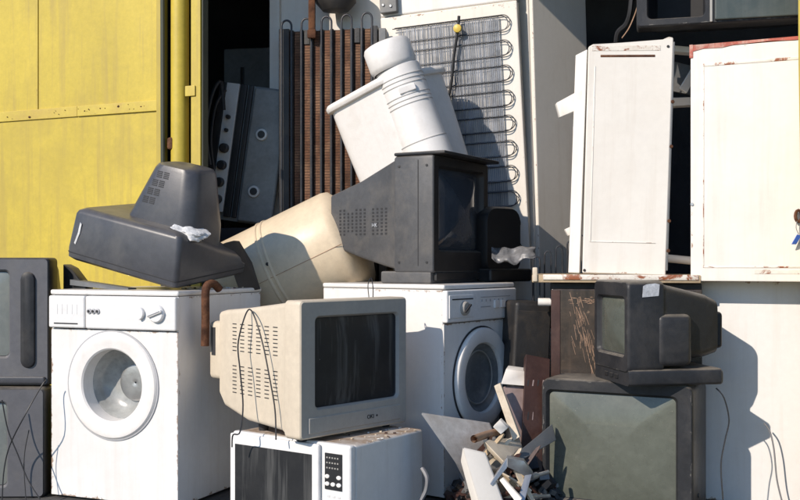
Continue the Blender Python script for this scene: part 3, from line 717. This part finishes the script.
for k in range(nst + 2):
    tb.append(-.095 + .0225 - k * pitch)
    box('divider_bar', (tb[-1] - .0095, .004, .04), (tb[-1] + .0085, .046, zt - .008), M['blackmetal'], ra, .002)
for k in range(0, nst + 1, 2):
    xa, xb = tb[k], tb[k + 1]
    b = bmesh.new(); rr = abs(xa - xb) / 2; zc_ = zt + .035 - k * .003
    pts = [(xa, .0, .05), (xa, .0, zc_)] + [((xa + xb) / 2 + rr * math.cos(R(a)), .0, zc_ + rr * 1.2 * math.sin(R(a))) for a in range(15, 180, 15)] + [(xb, .0, zc_), (xb, .0, .05)]
    tube(b, pts, .0055, 8, smooth=False); obj('hairpin_tube', b, M['coil'], ra, sharp=60)
b = bmesh.new(); bx(b, (-.40, -.03, zt - .02), (-.365, -.012, zt + .28), .004); bx(b, (-.405, -.035, zt - .06), (-.36, -.012, zt - .015), .006)
obj('rusty_strap', b, M['rust'], ra)

# white freezer behind the radiator with a compressor
fz = empty('freezer', (P(397, 0, 5.26).x, 5.26, 0), -9, 'cream white freezer rising behind the rusty radiator', 'freezer')
box('body', (-.68, 0, 0), (.0, .4, 2.62), M['white2'], fz, .01)
box('edge_trim', (-.045, -.02, .3), (-.002, -.001, 2.6), M['wood'], fz, .003)
box('edge_trim', (-.685, -.03, .3), (-.63, -.001, 2.6), M['white2'], fz, .003)
b = bmesh.new(); lathe(b, [(.02, -.10), (.07, -.09), (.105, -.05), (.11, 0), (.10, .06), (.05, .10)], 28, Matrix.Translation((-.30, -.13, 2.36)) @ Matrix.Scale(.8, 4, (0, 1, 0)), True, True)
obj('compressor', b, M['blackmetal'], fz)
box('compressor_bracket', (-.34, -.12, 2.33), (-.26, -.001, 2.35), M['blackmetal'], fz, .003)

# ------------------------------------------------------------------ tall fridge with condenser coil
FY = -17
FC = Vector((.1405 * 4.96, 4.96)); FW, FD, FH = .72, .05, 2.42
fr = empty('condenser_panel', base_at(FC, FY, FW / 2, 0, 0), FY, 'tall white refrigerator back panel carrying a black condenser coil', 'condenser panel', ry=-3)
fr.location.z = .018
box('panel', (-FW / 2, 0, 0), (FW / 2, FD, 2.245), M['white2'], fr, .008, 3)
box('top_section', (-FW / 2 + .0, .010, 2.249), (FW / 2, FD, FH), M['white'], fr, .01, 3)
z_hi, z_lo = 2.185, .95
x0, x1 = -FW / 2 + .07, FW / 2 - .055
b = bmesh.new(); nw = 84
for k in range(nw):
    x = x0 + .03 + (x1 - x0 - .07) * k / (nw - 1) + rnd.uniform(-.001, .001)
    hw_ = rnd.uniform(.0010, .0021)
    bx(b, (x - hw_, -.0165, z_lo + rnd.uniform(-.01, .01)), (x + hw_, -.0135, z_hi - .012 + rnd.uniform(-.004, .003)), 0)
obj('condenser_wires', b, M['wire'], fr, kind='stuff')
for lay, (yy, dx, dz) in enumerate(((-.0215, 0, 0), (-.012, .009, .006))):
    pts = []; nrow = 20; sp_ = (z_hi - z_lo - .04) / (nrow - 1)
    for r_ in range(nrow):
        z = z_hi - .02 - r_ * sp_ + dz
        # uneven pitch: tight U at the right, open U at the left
        z += (.006 if r_ % 2 == 0 else -.006)
        ends = [(x0, z), (x1 - .03, z)] if r_ % 2 == 0 else [(x1 - .03, z), (x0, z)]
        pts += [Vector((e[0] + dx, yy, e[1] + (e[0] - x0) * 0)) for e in ends]
        if r_ < nrow - 1:
            zn = z_hi - .02 - (r_ + 1) * sp_ + dz + (.006 if (r_ + 1) % 2 == 0 else -.006)
            rr = abs(z - zn) / 2; cx_ = (x1 - .03 if r_ % 2 == 0 else x0) + dx; sg = 1 if r_ % 2 == 0 else -1
            for a in range(75, -90, -15): pts.append(Vector((cx_ + sg * rr * math.cos(R(a)), yy, (z + zn) / 2 + rr * math.sin(R(a)))))
    b = bmesh.new(); tube(b, pts, .0023, 6, smooth=False); obj('condenser_coil', b, M['coil'], fr, sharp=60)
b = bmesh.new(); tube(b, [(.05 + .02, -.045, 2.19), (.06, -.045, 2.12), (.035, -.045, 2.0), (.01, -.04, 1.85), (-.02, -.035, 1.75)], .008, 7); obj('strap_rod', b, M['cable'], fr)
b = bmesh.new(); lathe(b, [(.022, 0), (.02, .012), (.008, .016)], 18, Matrix.Translation((.062, -.053, 2.125)) @ FR, cap1=True); obj('yellow_clip', b, M['yellowcap'], fr)
box('corner_bracket', (-FW / 2 + .01, -.03, 2.26), (-FW / 2 + .10, .008, 2.41), M['greysteel'], fr, .004)
for dx, dz in ((.03, .04), (.06, .10), (.07, .03)):
    b = bmesh.new(); lathe(b, [(.009, 0), (.006, .006)], 10, Matrix.Translation((-FW / 2 + dx, -.0305, 2.26 + dz)) @ FR, cap1=True); obj('bolt', b, M['steel'], fr)

R2Y = -53; R2C = (FC.x + .022, FC.y + .02)
r2 = empty('refrigerator', base_at(R2C, R2Y, .30, 0, 0), R2Y, 'tall beige refrigerator side wall behind the condenser panel', 'refrigerator', ry=-2.2)
r2.location.z = .012
box('cabinet', (-.30, .0, 0), (.30, .40, 2.45), M['white2'], r2, .008, 3)
box('door_edge', (-.29, -.012, .1), (.28, -.001, 2.4), M['white2'], r2, .003)

# ------------------------------------------------------------------ white plastic tub with ribbed column
YB = 4.80
tu = empty('plastic_tub', P(416, 164, YB), 0, 'white plastic tub with a ribbed round column, tilted behind the black television', 'tub', ry=-20)
cc = Matrix.Translation((.060, -.175, 0))
b = bmesh.new()
lathe(b, [(.112, -.12), (.112, .06), (.108, .075), (.106, .40), (.103, .425), (.098, .43)], 48, cc, True)
obj('column', b, M['whiteplastic'], tu, sharp=30)
b = bmesh.new(); lathe(b, [(.100, .425), (.108, .435), (.112, .448), (.112, .535), (.105, .55), (.09, .556), (.02, .558)], 48, cc @ Matrix.Translation((-.012, -.004, 0)), cap1=True)
obj('column_cap', b, M['whiteplastic'], tu, sharp=30)
for h, r_ in ((.375, .1065), (.355, .1065), (.335, .1066), (.285, .1068), (.265, .1069), (.245, .107), (.068, .1105)):
    b = bmesh.new(); ar = [[Vector((rr * math.cos(R(a)), rr * math.sin(R(a)), h + dz)) for rr, dz in ((r_ - .003, -.0035), (r_ + .002, -.0015), (r_ + .002, .0015), (r_ - .003, .0035))] for a in range(-160 if h > .1 else -175, 21, 6)]
    loft(b, ar, closed=False, M=cc); obj('rib', b, M['rib'], tu)
box('raised_label', (-.035, -.112, .295), (.045, -.100, .325), M['whiteplastic'], tu, .004, M=cc)
def tring(w_, z, r_=.075, n_=6):
    c45, s45 = math.cos(R(47)), math.sin(R(47)); out = []
    for x, y in rrect(w_, w_, r_, 0, 0, n_): out.append(Vector((x * c45 - y * s45 - .012, x * s45 + y * c45 + .06, z)))
    return out
b = bmesh.new()
loft(b, [tring(.40, -.22), tring(.425, -.05), tring(.44, .20), tring(.445, .385)], True, False)
obj('tub_body', b, M['whiteplastic'], tu, sharp=40)
b = bmesh.new()
loft(b, [tring(.440, .372), tring(.478, .376, .085), tring(.486, .386, .09), tring(.486, .398, .09), tring(.472, .408, .085), tring(.44, .404, .07), tring(.40, .20, .07)], False, True)
obj('tub_rim', b, M['whiteplastic'], tu, sharp=40)
# ------------------------------------------------------------------ black monitor right of the black television
bk = empty('monitor', (P(505, 0, 4.62).x, 4.66, DZ + .0005), 40, 'black plastic monitor with rounded back, between black television and refrigerator', 'monitor')
b = bmesh.new(); loft(b, [ring3(rrect(.22, .30, .06, 0, .19), 0), ring3(rrect(.24, .32, .07, 0, .19), .02), ring3(rrect(.24, .32, .07, 0, .19), .12), ring3(rrect(.15, .2, .05, 0, .19), .22)], True, True)
obj('shell', b, M['black'], bk)
box('stand', (-.14, -.05, 0), (.14, .14, .06), M['black'], bk, .012, 3)
fl = bmesh.new(); rows = []
for i in range(15):
    rows.append([P(492 + i * 3.1, 247 + j * (1.6 + .25 * i * (14 - i) / 14), 4.52 - .012 * j  + .004 * (i % 2)) + Vector((0, .05 * mnoise.noise(Vector((i * .3, j * .35, 3))), .03 * mnoise.noise(Vector((i * .25, j * .2, 8))))) for j in range(8)])
loft(fl, rows, closed=False)
o = obj('plastic_film', fl, M['film'], sharp=180); tag(o, 'crumpled grey plastic film draped beside the black television', 'film')
sm = o.modifiers.new('solid', 'SOLIDIFY'); sm.thickness = .002
# ------------------------------------------------------------------ dark oven, black cabinet and board carrying the white doors
OC = P(551, 300, 4.12); OVY = -12
ov = empty('oven', base_at((OC.x, OC.y), OVY, -.30, 0, 0), OVY, 'burnt brown oven with grimy glass door behind the small television', 'oven')
OH = .885
box('body', (-.30, .03, 0), (.30, .52, OH), M['blackmetal'], ov, .006)
dd = box('oven_door', (-.298, -.012, .10), (.298, .028, OH - .025), M['ovenglass'], ov, .006)
box('door_edge', (-.299, -.016, .12), (-.262, -.0121, OH - .03), M['brown'], dd, .002)
b = bmesh.new()
for k in range(80):
    t_ = rnd.random(); x = -.205 + .10 * t_ + rnd.gauss(0, .014); z = .78 - .26 * t_ + rnd.gauss(0, .05); l_ = rnd.uniform(.012, .07); w_ = rnd.uniform(.0003, .0009)
    bx(b, (-w_, -.0124, -l_ / 2), (w_, -.0119, l_ / 2), 0, M=Matrix.Translation((x, 0, z)) @ Matrix.Rotation(-.22 + rnd.gauss(0, .08), 4, 'Y'))
for k in range(50):
    x = rnd.uniform(-.23, -.10); z = OH - .075 + rnd.gauss(0, .007); l_ = rnd.uniform(.004, .02)
    bx(b, (x, -.0124, z), (x + l_, -.0119, z + rnd.uniform(.0006, .0018)), 0)
obj('scratches', b, M['copper'], dd, kind='stuff')
BO_Z = OH + .001
bo2 = empty('wooden_board', (ov.location.x + .0, ov.location.y, BO_Z), OVY, 'long chipped wooden board under the narrow white door', 'board')
b = bmesh.new(); bx(b, (-.375, -.045, 0), (.29, .45, .032), .004); obj('plank', b, M['wood'], bo2)
b = bmesh.new(); bx(b, (-.33, -.050, .012), (.28, -.046, .033), .001); obj('cream_edge', b, M['white_rust'], bo2)
b = bmesh.new(); bx(b, (-.372, -.055, .004), (-.352, -.03, .062), .004); obj('peg', b, M['creamboard'], bo2)
bc = empty('metal_cabinet', (P(525, 0, 4.30).x, 4.30, 0), 12, 'sooty black narrow metal cabinet between washing machine and burnt oven', 'cabinet', ry=3)
box('body', (-.085, 0, 0), (.085, .30, .80), M['blackmetal'], bc, .02, 3)
box('front_panel', (-.075, -.008, .08), (.075, .0, .76), M['blackmetal'], bc, .006)
b = bmesh.new(); lathe(b, [(.017, 0), (.017, .13)], 14, Matrix.Translation(P(538, 302, 4.25)) @ Matrix.Rotation(R(90), 4, 'Y') @ Matrix.Rotation(R(8), 4, 'X'), True, True)
o = obj('white_pipe', b, M['whiteplastic']); tag(o, 'short white plastic pipe stub above the black cabinet', 'pipe')
# looped wire rack behind the board
wr = empty('wire_rack', P(555, 272, 4.62), -8, 'small black looped wire rack in front of the refrigerator side', 'wire rack')
for k in range(5):
    b = bmesh.new(); x = -.085 + k * .052; hgt = .055 + k * .024
    pts = [(x - .015, 0, -.25), (x - .015, 0, hgt)] + [(x + .015 * math.cos(R(a)), 0, hgt + .017 * math.sin(R(a))) for a in range(160, 10, -25)] + [(x + .015, 0, hgt), (x + .015, 0, -.25)]
    tube(b, pts, .0035, 6, smooth=False); obj('wire_loop', b, M['coil'], wr, sharp=60)
b = bmesh.new(); bx(b, (-.11, -.006, -.26), (.17, .006, -.24), .002); obj('rack_bar', b, M['coil'], wr)

# ------------------------------------------------------------------ narrow white door
nd = empty('appliance_door', P(624, 273, 4.05), -9, 'narrow white enamel appliance door with rusty top edge, standing on the board', 'door', ry=1.6)
nd.location.z = BO_Z + .034
hN = .235 * 4.05; wN = .168
b = bmesh.new()
prism(b, [(-wN + .002, 0, 0), (wN - .004, 0, 0), (wN + .0, 0, hN + .006), (wN - .02, 0, hN + .010), (wN - .04, 0, hN - .006), (-wN + .02, 0, hN - .018), (-wN + .0, 0, hN - .03)], (0, .022, 0), bev=.004)
obj('door_skin', b, M['white2'], nd)
b = bmesh.new(); bx(b, (-wN + .05, -.002, hN - .072), (wN - .07, .004, hN - .063), .001); obj('badge_groove', b, M['rust'], nd)
b = bmesh.new(); bx(b, (-wN + .015, -.0016, hN - .046), (wN - .05, .001, hN - .026), 0); obj('rusty_strip', b, M['white_rust'], nd)
b = bmesh.new()
for (xa, za, xb, zb_) in ((-wN + .03, .13, wN - .05, .13), (-wN + .03, .13, -wN + .03, hN - .11)):
    bx(b, (min(xa, xb) - .002, -.0022, min(za, zb_) - .002), (max(xa, xb) + .002, .001, max(za, zb_) + .002), .001)
obj('pressed_line', b, M['white2'], nd)
b = bmesh.new()
prism(b, [(-wN - .055, .018, .0), (-wN - .010, .0, .0), (-wN - .004, .0, hN - .04), (-wN - .05, .018, hN - .06)], (.006, .045, 0), bev=.002)
obj('door_liner', b, M['white2'], nd)
box('hinge_edge', (wN - .0035, .003, .02), (wN + .004, .05, hN - .01), M['greysteel'], nd, .002, M=Matrix.Rotation(R(.15), 4, 'Y'))
for zz in (.10, .22, .52, .70):
    b = bmesh.new(); lathe(b, [(.008, 0), (.006, .006)], 10, Matrix.Translation((wN + .004, .004, zz)) @ FR, cap1=True); obj('rusty_screw', b, M['rust'], nd)
for (xx, zz) in ((wN - .02, hN - .03), (-wN + .01, .012)):
    b = bmesh.new(); lathe(b, [(.006, 0), (.005, .003)], 10, Matrix.Translation((xx, .0, zz)) @ FR, cap1=True); obj('screw_hole', b, M['dark_line'], nd)
# white ledge sticking out at its left, with a strip below
b = bmesh.new(); prism(b, [P(556, 103, 4.14), P(582, 89, 4.08), P(583, 108, 4.08), P(560, 118, 4.14)], (.02, .16, .02), bev=.004)
o = obj('white_ledge', b, M['white2']); tag(o, 'white sheet metal box end sticking out left of the narrow door', 'metal piece')
b = bmesh.new(); prism(b, [P(574, 117, 4.15), P(580, 114, 4.15), P(581, 271, 4.15), P(576, 271, 4.15)], (.0, .03, 0))
bx(b, (0, 0, 0), (.06, .03, .03), .003, M=Matrix.Translation(P(568, 236, 4.13)) @ Matrix.Rotation(R(-25), 4, 'Y'))
o = obj('white_trim', b, M['white2']); tag(o, 'thin white trim strip standing left of the narrow door', 'trim')

# ------------------------------------------------------------------ white machine at right and the wide white cabinet on it
MXY = shedpt(690, .24)
wm = empty('chest_freezer', (MXY.x, MXY.y, 0), YAW, 'white appliance at the lower right edge with a blue shadow on its front', 'freezer')
MH = .893
box('cabinet', (0, 0, .0), (.85, .42, MH), M['white'], wm, .006, 2)
b = bmesh.new(); prism(b, [(.0, -.004, MH - .055), (.032, -.004, MH - .055), (.030, -.004, MH - .035), (.018, -.004, MH - .03), (.02, -.004, MH - .012), (.034, -.004, MH - .002), (.0, -.004, MH - .002)], (0, .003, 0)); obj('hook_bracket', b, M['white'], wm)
CXY = shedpt(690.5, .10)
wc = empty('white_cabinet', (CXY.x, CXY.y, MH + .001), YAW, 'wide white enamel cabinet with a chipped red top edge at the right edge', 'cabinet')
hC = .238 * CXY.y - .02
box('front_panel', (0, 0, 0), (.56, .03, hC - .0), M['white2'], wc, .005)
box('casing', (.012, .0302, .01), (.55, .40, hC - .012), M['white2'], wc, .005)
b = bmesh.new()
prism(b, [(.0, -.003, hC - .016), (.05, -.003, hC - .006), (.12, -.003, hC - .008), (.16, -.003, hC - .001), (.3, -.003, hC + .003), (.38, -.003, hC - .001), (.55, -.003, hC + .003), (.55, -.003, hC + .013), (.0, -.003, hC + .011)], (0, .036, 0)); obj('red_rim', b, M['red'], wc)
box('red_corner', (-.004, -.004, hC - .04), (.010, .03, hC + .013), M['red'], wc, .002)
b = bmesh.new()
for (xa, za, xb, zb_) in ((.05, .06, .05, hC - .075), (.05, hC - .075, .52, hC - .065), (.05, .06, .54, .055)):
    bx(b, (min(xa, xb) - .002, -.002, min(za, zb_) - .002), (max(xa, xb) + .002, .001, max(za, zb_)), .001)
obj('pressed_line', b, M['white_rust'], wc)
b = bmesh.new(); bx(b, (.24, -.0015, .030), (.50, .001, .046), 0); obj('rusty_strip', b, M['white_rust'], wc)
b = bmesh.new(); lathe(b, [(.007, 0), (.006, .005)], 10, Matrix.Translation((.006, .0, hC * .33)) @ FR, cap1=True); obj('screw', b, M['steel'], wc)
# padlock with blue tag at the right edge
lk = empty('padlock', Vector((P(798, 218, CXY.y - .2).x, 0, 0)), 0, 'dark padlock ring with a blue key tag at the right edge', 'padlock')
lp = shedpt(798.5, .085); lk.location = (lp.x, lp.y, P(798, 216, lp.y).z)
b = bmesh.new(); tube(b, [(.012 * math.cos(R(a)), 0, .022 * math.sin(R(a))) for a in range(0, 361, 30)], .006, 8, smooth=False); obj('shackle', b, M['rust'], lk)
b = bmesh.new(); tube(b, [(-.008, -.006, -.02), (-.012, -.008, -.045), (-.002, -.006, -.07)], .0015, 5); obj('key_wire', b, M['cable_grey'], lk)
b = bmesh.new(); prism(b, [(-.03, -.01, -.108), (-.012, -.01, -.108), (.008, -.01, -.075), (-.008, -.01, -.07)], (0, .005, 0), bev=.001); obj('key_tag', b, M['blue'], lk)

# gap between the two white doors: bars
b = bmesh.new(); prism(b, [P(660, 98, 4.25), P(694, 97, 4.25), P(694, 105, 4.25), P(660, 107, 4.25)], (0, .06, 0), bev=.002)
o = obj('cross_bar', b, M['white2']); tag(o, 'upper white cross bar in the dark gap between the white doors', 'bar')
b = bmesh.new(); prism(b, [P(668, 60, 4.4), P(692, 66, 4.4), P(692, 95, 4.4), P(668, 90, 4.4)], (0, .02, 0)); o = obj('grey_panel', b, M['greysteel']); tag(o, 'bent grey metal panel high in the gap between the white doors', 'metal piece')
b = bmesh.new(); prism(b, [P(680, 88, 4.3), P(692, 68, 4.3), P(694, 80, 4.3), P(687, 93, 4.3)], (0, .02, 0), bev=.002); o = obj('white_shard', b, M['white2']); tag(o, 'small white shard in the gap right of the narrow door', 'metal piece')
b = bmesh.new(); prism(b, [P(660, 44, 4.22), P(694, 47, 4.22), P(694, 53, 4.22), P(660, 50, 4.22)], (0, .06, 0), bev=.002); o = obj('cross_bar', b, M['white2']); tag(o, 'topmost white cross bar just under the gutted television', 'bar')
b = bmesh.new(); v0 = P(664, 258, 4.2); v1 = P(694, 261, 4.2); tube(b, [v0, (v0 + v1) / 2, v1], .017, 14); o = obj('white_pipe', b, M['whiteplastic']); tag(o, 'short white plastic pipe low in the gap between the white doors', 'pipe')

# ------------------------------------------------------------------ scrap heap in the middle
def scrap(name, label, cat, pts, off, m, bev=.0015):
    b = bmesh.new(); prism(b, [P(*p) for p in pts], off, bev=bev); o = obj(name, b, M[m]); tag(o, label, cat); return o
scrap('tin_sheet', 'dull bent tin sheet with a pointed corner leaning beside the microwave', 'metal sheet',
      [(421, 414, 3.74), (489, 424, 3.92), (520, 500, 3.84), (508, 545, 3.8), (489, 528, 3.66), (455, 462, 3.70)], (.004, .012, .004), 'tin')
o = bmesh.new()
prism(o, [P(463, 449, 3.60), P(485, 454, 3.62), P(512, 528, 3.55), P(488, 532, 3.53)], (.004, .012, .004), bev=.0015)
prism(o, [P(463, 449, 3.60), P(461, 462, 3.62), P(482, 540, 3.55), P(488, 532, 3.53)], (.0, .010, .004), bev=.001)
o = obj('white_channel', o, M['white2']); tag(o, 'white folded metal channel lying on the tin sheet', 'metal strip')
scrap('cream_board', 'cream chipped board piece beneath the tan pipe', 'board', [(483, 440, 3.74), (504, 462, 3.66), (522, 446, 3.86), (519, 437, 3.92)], (.004, .01, -.025), 'creamboard')
b = bmesh.new(); tube(b, [P(474, 439, 3.70), P(484, 435.5, 3.78), P(500, 431, 3.90)], .0145, 16, cap=False); tube(b, [P(474, 439, 3.70), P(484, 435.5, 3.78), P(500, 431, 3.90)], .0105, 16, cap=False)
o = obj('tan_pipe', b, M['copper']); tag(o, 'short hollow tan pipe pointing at the viewer from the scrap heap', 'pipe')
scrap('white_block', 'small square white block on the tan pipe', 'block', [(493, 427, 3.80), (500, 420, 3.82), (508, 428, 3.82), (501, 434.5, 3.80)], (.01, .05, .0), 'white2')
scrap('cream_stick', 'long cream chipped stick leaning from the brown panel', 'stick', [(494, 386, 3.92), (500, 383, 3.92), (520, 437, 3.86), (513, 441, 3.86)], (.006, .02, 0), 'creamboard')
scrap('white_tin_box', 'white tin box corner against the brown slotted panel', 'tin box', [(501, 384, 3.97), (506, 369, 4.00), (528, 372, 4.02), (526, 386, 3.98)], (.02, .10, .004), 'white2')
scrap('pink_panel', 'dull pinkish panel between the cream stick and brown panel', 'panel', [(503, 387, 3.99), (524, 386, 4.0), (524, 480, 3.94), (518, 480, 3.93)], (.01, .02, 0), 'pink')
bp = empty('brown_panel', P(536, 500, 3.90), 0, 'dark brown slotted tin panel standing beside the big television', 'panel')
off0 = P(536, 500, 3.90)
def lp_(px, py, Y): return P(px, py, Y) - off0
b = bmesh.new(); prism(b, [lp_(519, 500, 3.90), lp_(547, 500, 3.94), lp_(550, 359, 4.0), lp_(526, 354.5, 3.98)], (0, .012, 0), bev=.0015); obj('panel_sheet', b, M['brown'], bp)
b = bmesh.new(); prism(b, [lp_(519, 500, 3.90), lp_(526, 354.5, 3.98), lp_(524, 358, 4.06), lp_(517, 500, 3.98)], (.003, 0, 0)); obj('panel_flange', b, M['brown'], bp)
def slotY(px_, py_):   # depth of the sheet's front face at a pixel
    t_ = (500 - py_) / 143.0; a_ = 3.90 + .08 * t_; b_ = 3.94 + .06 * t_; return a_ + (b_ - a_) * min(1, max(0, (px_ - 522) / 26)) - .004
for k in range(4):
    for (yy, hh) in ((380, 6), (412, 8)):
        px_ = 527 + k * 5.0; b = bmesh.new(); Yq = 3.955 if yy < 400 else 3.93
        prism(b, [lp_(px_, yy + hh, slotY(px_, yy + hh)), lp_(px_ + 1.3, yy + hh, slotY(px_ + 1.3, yy + hh)), lp_(px_ + 2.2, yy, slotY(px_ + 2.2, yy)), lp_(px_ + .9, yy, slotY(px_ + .9, yy))], (0, .006, 0)); obj('slot', b, M['pink' if k % 2 else 'dark_line'], bp)
scrap('grey_beam', 'grey steel beam slanting up behind the big television corner', 'beam', [(506, 462, 3.72), (512, 466, 3.72), (556, 440, 3.86), (552, 424, 3.90)], (.004, .02, -.004), 'greysteel')
b = bmesh.new()
prism(b, [P(507, 458, 3.62), P(524, 461, 3.64), P(533, 474, 3.66), P(527, 478, 3.66), P(518, 472, 3.64), P(507, 467, 3.61)], (.002, .02, .006), bev=.001)
prism(b, [P(507, 458, 3.62), P(507, 468, 3.61), P(492, 486, 3.58), P(490, 484, 3.58)], (.002, .02, .004), bev=.001)
prism(b, [P(526, 472, 3.66), P(532, 474, 3.66), P(524, 504, 3.6), P(517, 503, 3.6)], (.002, .015, .004), bev=.001)
o = obj('bent_bracket', b, M['steel']); tag(o, 'bent galvanised bracket with splayed legs at the front of the scrap', 'bracket')
scrap('white_strip', 'narrow white strip lying low in front of the scrap heap', 'metal strip', [(499, 480, 3.60), (503, 478, 3.60), (522, 499, 3.56), (517, 504, 3.56)], (.003, .012, .002), 'white2')
for k, (a_, c_, lab) in enumerate((((531, 477, 3.72), (548, 472, 3.80), 'upper chrome pipe stub beside the big television'), ((530, 497, 3.70), (549, 496, 3.78), 'lower chrome pipe stub beside the big television'))):
    b = bmesh.new(); p0, p1 = P(*a_), P(*c_); tube(b, [p0, p0 * .7 + p1 * .3, p0 * .69 + p1 * .31, p1], [.013] * 7 + [.008] * 12, 12)
    o = obj('chrome_stub', b, M['steel']); tag(o, lab, 'pipe')
# low rubble under it, too small to count
b = bmesh.new()
for k in range(420):
    a = rnd.uniform(0, 2 * math.pi); rr = math.sqrt(rnd.random()); x = .43 + rr * .22 * math.cos(a); y = 3.97 + rr * .20 * math.sin(a)
    hgt = .27 * (1 - rr * .75); z = rnd.uniform(0.01, max(.03, hgt)); s = rnd.uniform(.012, .045)
    bx(b, (-s, -s * .6, -s * .3), (s, s * .6, s * .3), 0, M=Matrix.Translation((x, y, z)) @ Matrix.Rotation(rnd.uniform(0, 6), 4, 'Z') @ Matrix.Rotation(rnd.uniform(-1, 1), 4, 'X') @ Matrix.Rotation(rnd.uniform(-1, 1), 4, 'Y'), mi=rnd.choice((0, 0, 0, 1, 1, 2)))
o = obj('rubble', b, [M['blackmetal'], M['brown'], M['greysteel']]); tag(o, 'dark loose rubble under the scrap heap', 'rubble', kind='stuff')

# ------------------------------------------------------------------ cables
def cable(label, pts, r=.0028, m='cable'):
    b = bmesh.new(); tube(b, [P(*p) for p in pts], r, 6); o = obj('cable', b, M[m]); tag(o, label, 'cable', 'loose cables'); return o
cable('thin black cable looping down the cream television back', [(232, 447, 3.66), (233, 435, 3.64), (240, 432, 3.62), (243, 405, 3.66), (240, 370, 3.68), (238, 345, 3.70), (243, 322, 3.70), (249, 309.5, 3.72), (255, 318, 3.67), (263, 345, 3.63), (270, 380, 3.60), (275, 410, 3.58), (276, 440, 3.56)])
cable('black cable crossing the lower left screen towards the porthole machine', [(46, 380, 4.045), (41, 387, 4.04), (25, 415, 3.99), (10, 445, 4.03), (4, 470, 4.03), (2, 500, 4.01)])
cable('black cable slanting down right across the lower left screen', [(2, 400, 4.03), (8, 430, 4.03), (18, 455, 4.02), (28, 480, 4.00), (40, 499, 3.95)])
cable('short black cable at the right of the lower left screen', [(29, 430, 4.03), (25, 450, 4.03), (24, 470, 4.02), (26, 500, 4.00)], .0022)
cable('thin grey cable hanging on the white appliance at the lower right', [(764, 423, 3.93), (770, 432, 3.92), (774, 450, 3.91), (777, 480, 3.9), (783, 505, 3.89)], .0032, 'cable_grey')
cable('thin cable hanging down the side of the big television', [(716, 388, 3.74), (724, 398, 3.73), (729, 420, 3.73), (725, 440, 3.73), (721, 465, 3.72), (723, 500, 3.7)], .0025)
cable('black cable bundle hanging left of the gutted television', [(632, -10, 4.15), (630, 12, 4.16), (626, 24, 4.18), (618, 32, 4.2), (616, 42, 4.22)], .010)
cable('thin wire left of the gutted television, above the narrow door', [(638, 4, 4.1), (635, 14, 4.12), (629, 28, 4.12), (622, 38, 4.1)], .0025, 'copper')
cable('grey hose beside the microwave', [(421, 500, 3.72), (426, 490, 3.72), (427, 478, 3.72), (422, 468, 3.74)], .0085, 'cable_grey')
cable('thin loop of wire standing on the cream television top', [(369, 298, 3.86), (368, 285, 3.88), (371, 278, 3.9), (373, 287, 3.88), (373, 297, 3.86)], .002)

# crumbs and chips lying on the tops of the two machines, too small to count
b = bmesh.new()
def crumbs(n, p0, p1, p2, z):
    for k in range(n):
        u, v = rnd.random(), rnd.random() ** 2; p = p0 + (p1 - p0) * u + (p2 - p0) * v; q_ = rnd.uniform(.0015, .0055)
        bx(b, (-q_, -q_ * .7, -q_ * .3), (q_, q_ * .7, q_ * .3), 0, M=Matrix.Translation((p.x, p.y, z + q_ * .3)) @ Matrix.Rotation(rnd.uniform(0, 6), 4, 'Z') @ Matrix.Rotation(rnd.uniform(-.4, .4), 4, 'X'), mi=rnd.choice((0, 0, 1, 2)))
c_ = LW_C; d1 = Vector((math.sin(R(22)), math.cos(R(22)))); d2_ = Vector((-math.cos(R(22)), math.sin(R(22))))
crumbs(70, c_ + d1 * .22, c_ + d1 * .62, c_ + d1 * .22 + d2_ * .2, .858)
c_ = MC; d1 = Vector((math.sin(R(35)), math.cos(R(35)))); d2_ = Vector((-math.cos(R(35)), math.sin(R(35))))
crumbs(34, c_ + d1 * .04, c_ + d1 * .44, c_ + d1 * .04 + d2_ * .2, MWZ + .001)
o = obj('crumbs', b, [M['creamboard'], M['foam'], M['brown']]); tag(o, 'loose crumbs of plaster and plastic on the machine tops', 'crumbs', kind='stuff')

# splinters and torn strips in the scrap heap
kinds = [('wood_splinter', 'thin splinter of cream board in the scrap heap', 'splinter', 'creamboard'), ('tin_shard', 'small torn brown tin shard in the scrap heap', 'shard', 'brown'), ('wood_splinter', 'thin splinter of cream board in the scrap heap', 'splinter', 'wood')]
for k in range(15):
    nm, lab, cat_, mm_ = kinds[k % 3]; px_ = rnd.uniform(480, 540); py_ = rnd.uniform(446, 496); Y_ = 3.60 + (500 - py_) / 60 * .22 + rnd.uniform(-.02, .03)
    L_ = rnd.uniform(.03, .085); wd = rnd.uniform(.004, .012); a_ = rnd.uniform(-1.2, 1.2)
    b = bmesh.new(); pr = [(-L_, -wd), (-L_ * .3, -wd * 1.2), (L_ * .8, -wd * .7), (L_, -wd * .1), (L_ * .75, wd * .8), (-L_ * .2, wd), (-L_ * .85, wd * .7)]
    prism(b, [(x, 0, z) for x, z in pr], (0, rnd.uniform(.004, .014), 0))
    o = obj(nm, b, M[mm_]); o.location = P(px_, py_, Y_); o.rotation_euler = (rnd.uniform(-.9, .9), a_, rnd.uniform(-.8, .8))
    tag(o, lab if mm_ != 'wood' else 'thin splinter of cream board in the scrap heap', cat_, 'splinters in the heap' if cat_ == 'splinter' else 'tin shards in the heap')
